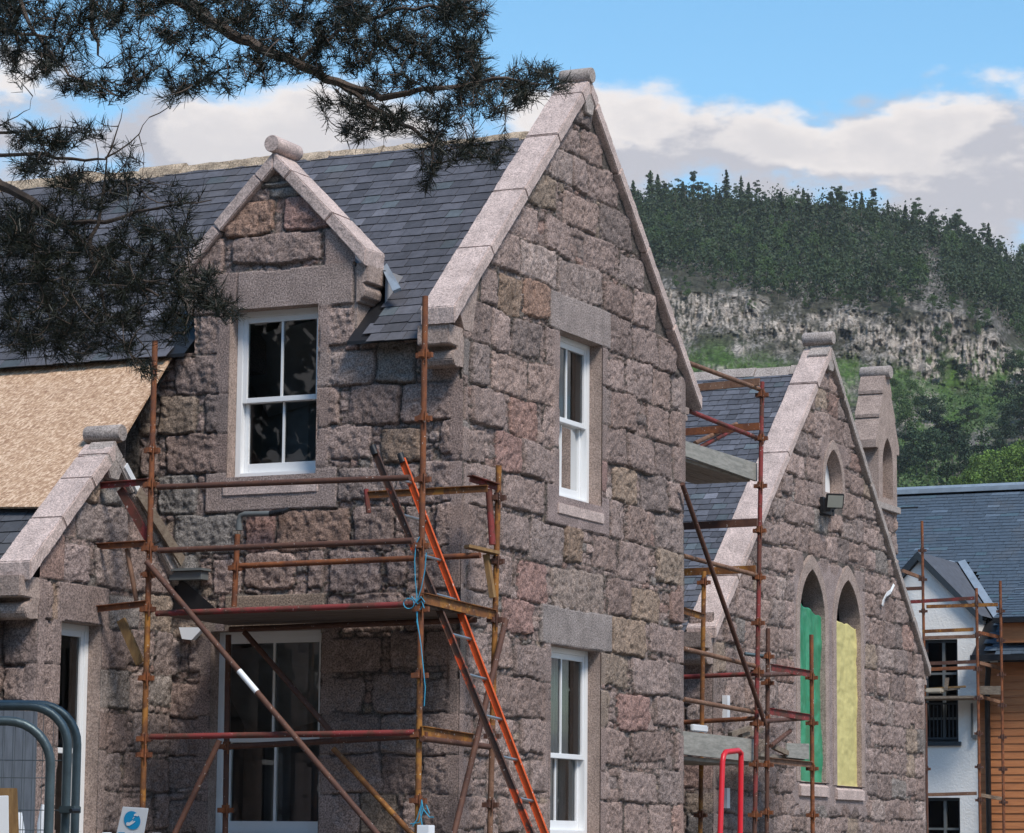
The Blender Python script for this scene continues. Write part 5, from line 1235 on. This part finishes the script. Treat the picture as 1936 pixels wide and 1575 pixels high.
NV=np.concatenate(NV).reshape(-1,3);nf=len(NV)//4
gridmesh('needles',NV,np.arange(nf*4).reshape(-1,4),M['needle'],pine,smooth=False)
tb=PD(-420,1000,13.4);tt=PD(-330,-500,13.3)
pts=[np.array([tb[0],tb[1],0]),np.array([tb[0]+.03,tb[1],2.]),np.array(PD(-300,200,13.4)),np.array(PD(-262,-120,13.2)),np.array(PD(-300,-700,13.4))]
MB().tube(pts,[.24,.20,.16,.13,.07],14).build('trunk',M['bark'],pine,smooth=True)

# ================================================================== HILL
def lerp(px,tab): return np.interp(px,[a for a,b in tab],[b for a,b in tab])
SKY_=[(300,440),(700,408),(1100,395),(1180,384),(1300,374),(1450,380),(1600,390),(1700,410),(1800,445),(1900,488),(1960,510),(2200,590),(2600,700)]
CT=[(700,540),(1180,535),(1250,545),(1400,560),(1550,582),(1700,588),(1800,590),(1880,615),(1905,650),(1960,690),(2200,760),(2600,840)]
CBt=[(620,640),(1180,640),(1290,650),(1380,640),(1500,665),(1600,690),(1700,705),(1800,735),(1890,745),(1930,735),(2200,790),(2600,860)]
npx,npy=800,330
pxs=np.linspace(620,2500,npx);rs_=np.linspace(0,1,npy)
PX,RR=np.meshgrid(pxs,rs_)
sk=lerp(PX,SKY_);ct=lerp(PX,CT);cb=lerp(PX,CBt)
kr=[0,.10,.22,.44,.70,.94,1.0]
def col_interp(vals): 
    out=np.zeros_like(PX)
    for i in range(len(kr)-1):
        m=(RR>=kr[i])&(RR<=kr[i+1]);f=(RR-kr[i])/(kr[i+1]-kr[i]);out=np.where(m,vals[i]+(vals[i+1]-vals[i])*f,out)
    return out
one=np.ones_like(PX)
PY=col_interp([1640*one,1100*one,900*one,cb,ct,sk,sk+25])
DD=col_interp([150*one,300*one,430*one,560*one,588*one,760*one,860*one])
cliff=sst(0,1,1-np.abs(RR-.57)/.19)
colm=(fbm(PX*.085+3,PY*.012,91,4)-.5)*.7+(np.abs(fbm(PX*.26,PY*.03,89,2)-.5)-.2)*.55;blk=fbm(PX*.05,PY*.05,92,5)-.5;fine=fbm(PX*.22,PY*.10,93,3)-.5
DD=DD+cliff*(colm*10+fine*3+blk*8)+(1-cliff)*(blk*10+fine*3)*sst(.1,.3,RR)
# ray per vertex
RAY=RT*((PX-968)/F)[...,None]-UP*((PY-787.5)/F)[...,None]+FW
V=CAM+RAY*DD[...,None];V[...,2]=np.where(RR<.03,-2,V[...,2])
rock=np.array([.27,.235,.20]);dk=np.array([.050,.045,.036]);grn=np.array([.050,.090,.018]);hea=np.array([.046,.044,.030]);scr=np.array([.17,.155,.14])
nz1=fbm(PX*.02,PY*.03,95,5);nz2=fbm(PX*.30,PY*.085,96,4);nz3=fbm(PX*.25,PY*.25,97,3)
rk=np.clip(cliff*1.7-.45+(nz1-.5)*4.5,0,1)*sst(.34,.52,nz2+(nz3-.5)*.5)
C3=hea*(.6+.9*nz3[...,None])
gm=np.clip(sst(.30,.36,RR)*0+sst(640,700,PY)*sst(.40,.58,fbm(PX*.012,PY*.02,98,4)),0,1)
gm=np.maximum(gm,np.exp(-((PX-1350)/60)**2-((PY-680)/28)**2)*1.3);gm=np.maximum(gm,np.exp(-((PX-1800-(PY-770)*1.2)/70)**2-((PY-775)/38)**2)*1.5)
gm=np.maximum(gm,np.exp(-((PX-1700)/40)**2-((PY-720)/30)**2)*1.3);gm=np.clip(gm,0,1)
C3=C3*(1-gm[...,None])+grn*(.5+nz3[...,None])*gm[...,None]
sm=sst(.38,.56,fbm(PX*.03,PY*.05,99,4))*sst(.46,.60,fbm(PX*.4,PY*.35,88,2))*(RR<.90);sm=sm*(.85-.6*gm)
sm=np.maximum(sm,np.exp(-((PX-1762)/24)**2)*sst(470,500,PY)*(PY<580)*sst(.4,.55,nz3));sm=np.maximum(sm,np.exp(-((PX-1855)/22)**2-((PY-840)/40)**2)*sst(.4,.55,nz3))
C3=C3*(1-sm[...,None])+scr*(.5+nz2[...,None])*sm[...,None]
C3=C3*(1-rk[...,None])+(rock*(.55+.75*nz2[...,None]))*rk[...,None]
idx=np.arange(npx*npy).reshape(npy,npx)
Fc=np.stack([idx[:-1,:-1].ravel(),idx[:-1,1:].ravel(),idx[1:,1:].ravel(),idx[1:,:-1].ravel()],1)
hill=gridmesh('hill',V.reshape(-1,3),Fc,M['hill'],None,np.clip(C3,0,1).reshape(-1,3),smooth=True);tag(hill,kind='structure')
def hillpt(px,py):
    i=int(np.clip(np.searchsorted(pxs,px),1,npx-2));j=int(np.argmin(np.abs(PY[:,i]-py)+(RR[:,i]>.945)*1e4+(RR[:,i]<.02)*1e4));return V[j,i]
# ---- tree models for the slope, shared mesh data
def leafcloud(rng,centres,n,size,flat=.6):
    Q=[]
    for _ in range(n):
        c,rad=centres[rng.integers(len(centres))];d=rng.normal(size=3);d/=np.linalg.norm(d);p=np.array(c)+d*np.array(rad)*rng.uniform(.45,1.05)
        a=rng.normal(size=3);a/=np.linalg.norm(a);b=np.cross(a,rng.normal(size=3));b/=np.linalg.norm(b);s=size*rng.uniform(.6,1.4)
        Q.append([p-a*s-b*s*flat,p+a*s-b*s*flat,p+a*s*.8+b*s*flat,p-a*s*.8+b*s*flat])
    return np.array(Q).reshape(-1,3)
def conifer_mesh(seed,h=10.,wd=2.0,leaf='conifer',sparse=1.0,bare=.15):
    rng=np.random.default_rng(seed);Q=[]
    nl=int(26)
    for i in range(nl):
        f=i/nl;z=h*(bare+(1-bare)*f);L=wd*(1-f)**.8*rng.uniform(.7,1.15)+.12;nb=int(rng.integers(5,9)*sparse)+1
        for k in range(nb):
            a=rng.uniform(0,2*math.pi);l=L*rng.uniform(.6,1.15);d=np.array([math.cos(a),math.sin(a),rng.uniform(-.25,.15)]);t=np.array([-math.sin(a),math.cos(a),0])
            for m in range(9):
                g_=(m+.6)/9;p=np.array([0,0,z])+d*l*g_;s=.17*l*(1.15-g_)+.07;u=t*s+np.array([0,0,rng.normal(0,.12)]);v=d*.12+np.array([0,0,rng.uniform(-.20,.12)])
                Q.append([p-u-v,p+u-v,p+u*.7+v,p-u*.7+v])
    return np.array(Q).reshape(-1,3)
def mk_tree(seed,kind):
    rng=np.random.default_rng(seed)
    if kind=='spruce': q=conifer_mesh(seed,rng.uniform(8.5,12),rng.uniform(1.9,2.7));m=M['conifer'];h=9
    elif kind=='pine':
        cs=[((rng.normal(0,.75),rng.normal(0,.75),rng.uniform(4.0,9.8)),(.95,.95,.45)) for _ in range(14)];q=leafcloud(rng,cs,2000,.135);m=M['conifer'];h=8.5
    elif kind=='birch':
        cs=[((rng.normal(0,1.0),rng.normal(0,1.0),rng.uniform(3.0,8.0)),(1.0,1.0,1.1)) for _ in range(12)];q=leafcloud(rng,cs,2000,.13);m=M['birch'];h=7
    elif kind=='bright':
        cs=[((rng.normal(0,1.5),rng.normal(0,1.5),rng.uniform(2.,6.5)),(1.2,1.2,.9)) for _ in range(18)];q=leafcloud(rng,cs,2600,.13);m=M['bright'];h=4
    else:
        cs=[((rng.normal(0,1.6),rng.normal(0,1.6),rng.uniform(1.5,7.0)),(1.3,1.3,.7)) for _ in range(18)];q=leafcloud(rng,cs,2400,.15);m=M['darkleaf'];h=5
    n=len(q)//4;me=bpy.data.meshes.new(kind+'_tree')
    # trunk appended as quads
    tv=[];tf=[];k=6
    for j,(zz,rr_) in enumerate(((0,.17),(h*.5,.11),(h,.04))):
        for i in range(k): tv.append((rr_*math.cos(i*2*math.pi/k)+.1*math.sin(zz),rr_*math.sin(i*2*math.pi/k),zz))
    for j in range(2):
        for i in range(k): tf.append((n*4+j*k+i,n*4+j*k+(i+1)%k,n*4+(j+1)*k+(i+1)%k,n*4+(j+1)*k+i))
    allv=np.concatenate([q,np.array(tv)]);fs=np.concatenate([np.arange(n*4).reshape(-1,4),np.array(tf)])
    me.vertices.add(len(allv));me.vertices.foreach_set('co',allv.astype(np.float32).ravel());me.loops.add(len(fs)*4);me.loops.foreach_set('vertex_index',fs.astype(np.int32).ravel());me.polygons.add(len(fs));me.polygons.foreach_set('loop_start',np.arange(0,len(fs)*4,4,dtype=np.int32))
    me.materials.append(m);me.materials.append(M['trunk']);me.polygons.foreach_set('material_index',np.array([0]*n+[1]*len(tf),dtype=np.int32));me.update(calc_edges=True);return me
TM={k:[mk_tree(100+i+7*j,k) for i in range(c)] for j,(k,c) in enumerate((('spruce',4),('pine',3),('birch',3),('bright',3),('dark',3)))}
FB=[(620,480),(1100,500),(1180,500),(1300,512),(1400,540),(1500,568),(1650,572),(1740,562),(1800,560),(1870,590),(1936,650),(2050,690),(2500,800)]
rnd=random.Random(17);cnt_t=0;pos=[]
def put(kind,px,py,s,name,label,cat,group):
    p=hillpt(px,py);me=rnd.choice(TM[kind]);o=bpy.data.objects.new(name,me);COL.objects.link(o);o.location=(p[0],p[1],p[2]-.3);o.rotation_euler=(0,0,rnd.uniform(0,6.28));o.scale=(s*rnd.uniform(.85,1.15),)*2+(s*rnd.uniform(.9,1.15),);tag(o,label,cat,group);return o
tries=0
skyl=[]
while cnt_t<430 and tries<20000:
    tries+=1;px=rnd.uniform(1150,1990);top=float(lerp(px,SKY_));bot=float(lerp(px,FB));py=rnd.uniform(top,bot)
    if abs(px-1762)<22 and py>478: continue
    if any(abs(px-a)<8 and abs(py-b)<5 for a,b in pos): continue
    pos.append((px,py));f=(py-top)/(bot-top)
    k=rnd.choices(['spruce','pine','birch'],[.45,.47,.08] if f<.4 else [.22,.42,.36])[0]
    lab={'spruce':'dark pointed conifer in the wood on the hill','pine':'dark rounded pine in the wood on the hill','birch':'pale green birch in the wood on the hill'}[k]
    put(k,px,py,rnd.choice([.42,.5,.56,.62,.7,.82])*(1 if f>.10 else .95),{'spruce':'spruce_tree','pine':'hill_pine_tree','birch':'birch_tree'}[k],lab,'tree',{'spruce':'conifers on the hill','pine':'pines on the hill','birch':'birches on the hill'}[k]);cnt_t+=1
# scattered bushes on the scree and lower slope
for (px,py,k,s,) in ((1230,560,'birch',.45),(1300,566,'birch',.4),(1345,560,'pine',.4),(1420,590,'birch',.3),(1500,575,'pine',.35),(1640,598,'pine',.35),(1775,655,'birch',.45),(1790,640,'birch',.4),(1690,600,'dark',.4),(1850,640,'birch',.45),(1925,640,'birch',.6),(1905,700,'dark',.6),(1935,730,'dark',.7),(1780,720,'birch',.5),(1820,715,'dark',.45),(1900,760,'dark',.6),(1930,700,'birch',.5),(1240,480,'birch',.5)):
    put(k,px,py,s,'hill_bush','scrubby bush growing among the rocks of the hillside','bush','bushes on the rocky slope')
for q_ in range(60):
    px=rnd.uniform(1200,1900);f=rnd.random();py=float(lerp(px,FB))+f*(float(lerp(px,CT))-float(lerp(px,FB)))+rnd.uniform(-4,14)
    put(rnd.choice(['pine','birch','pine']),px,py,rnd.uniform(.16,.42),'hill_bush','scrubby bush growing among the rocks of the hillside','bush','bushes on the rocky slope')
for (px,py,k,s) in ((1700,905,'dark',.75),(1725,880,'dark',.85),(1750,900,'dark',.9),(1710,830,'birch',.7),(1735,790,'birch',.7),(1700,780,'birch',.6),(1770,850,'dark',.8),(1760,800,'dark',.7),(1800,860,'dark',.8),(1800,910,'dark',.9),(1830,800,'dark',.5),(1690,740,'birch',.5),(1720,745,'birch',.5),(1840,905,'dark',.8),(1905,830,'dark',.8),(1935,800,'dark',.85),(1930,840,'dark',.8),(1890,870,'dark',.7)):
    put(k,px,py,s,'broadleaf_tree','dark leafy tree on the lower slope above the new slate roof','tree','trees on the lower slope')
for (px,py,s) in ((1855,935,.8),(1885,925,.95),(1915,930,1.0),(1940,925,1.05),(1830,945,.6),(1870,955,.8),(1900,960,.9),(1965,930,1.)):
    put('bright',px,py,s,'broadleaf_tree','bright yellow-green tree rising just behind the far slate roof','tree','bright trees behind the far roof')
# understorey of the wood: one uncountable mass
rng=np.random.default_rng(77);Q=[]
for _ in range(14000):
    px=rng.uniform(640,2400);top=float(lerp(px,SKY_));bot=float(lerp(px,FB));py=rng.uniform(top+2,bot+6)
    if abs(px-1762)<20 and py>478: continue
    p=hillpt(px,py)
    for m in range(9):
        c=p+rng.normal(size=3)*np.array([1.6,1.6,1.5])+np.array([0,0,(rng.uniform(.5,5.0) if py>top+34 else rng.uniform(0,1.9))]);a=rng.normal(size=3);a/=np.linalg.norm(a);b=np.cross(a,rng.normal(size=3));b/=np.linalg.norm(b);s=rng.uniform(.14,.36)
        Q.append([c-a*s-b*s*.6,c+a*s-b*s*.6,c+a*s*.7+b*s*.6,c-a*s*.7+b*s*.6])
Q=np.array(Q).reshape(-1,3);tag(gridmesh('woodland_understorey',Q,np.arange(len(Q)).reshape(-1,4),M['conifer'],None,smooth=False),'dark undergrowth filling the wood on the hill','undergrowth',kind='stuff')
rng=np.random.default_rng(78);Q=[]
for _ in range(8000):
    px=rng.uniform(1660,2450);py=rng.uniform(720,1000);p=hillpt(px,py)
    if fbm(px*.02,py*.03,5,3)<.5 and py<860: continue
    for m in range(6):
        c=p+rng.normal(size=3)*np.array([1.1,1.1,.5])+np.array([0,0,.5]);a=rng.normal(size=3);a/=np.linalg.norm(a);b=np.cross(a,rng.normal(size=3));b/=np.linalg.norm(b);s=rng.uniform(.12,.3)
        Q.append([c-a*s-b*s*.6,c+a*s-b*s*.6,c+a*s*.7+b*s*.6,c-a*s*.7+b*s*.6])
Q=np.array(Q).reshape(-1,3);tag(gridmesh('hillside_bracken',Q,np.arange(len(Q)).reshape(-1,4),M['birch'],None,smooth=False),'green bracken and scrub covering the lower hillside','bracken',kind='stuff')
# ground
g=MB();n=48
g.add([(1500*math.cos(2*math.pi*i/n),1500*math.sin(2*math.pi*i/n),0) for i in range(n)],[tuple(range(n))])
tag(g.build('ground',M['ground']),kind='structure')

# the air between here and the hill
hz_=MB().box(-900,500,-60,1100,-3,330).build('haze',None);m=bpy.data.materials.new('haze');m.use_nodes=True;t=m.node_tree;t.nodes.clear()
o=nd(t,'ShaderNodeOutputMaterial');v=nd(t,'ShaderNodeVolumePrincipled');v.inputs['Color'].default_value=(.80,.87,.95,1);v.inputs['Density'].default_value=.00009
t.links.new(v.outputs[0],o.inputs['Volume']);hz_.data.materials.append(m);tag(hz_,'thin bluish summer haze','haze',kind='stuff')

rng=np.random.default_rng(91);Q=[]  # unseen trees added behind the camera to darken reflections and low skylight
for k in range(34):
    cx_=-75+k*4.6+rng.normal(0,1);cy_=-37+rng.normal(0,2.5);hh=rng.uniform(13,20)
    cs=[((cx_+rng.normal(0,1.6),cy_+rng.normal(0,1.4),rng.uniform(.5,hh)),(1.9,1.7,1.3)) for _ in range(34)];Q.append(leafcloud(rng,cs,2600,.26))
Q=np.concatenate(Q);tag(gridmesh('added_tree_belt',Q,np.arange(len(Q)).reshape(-1,4),M['darkleaf'],None,smooth=False),'unseen tree belt added to darken the window reflections','trees',kind='stuff')
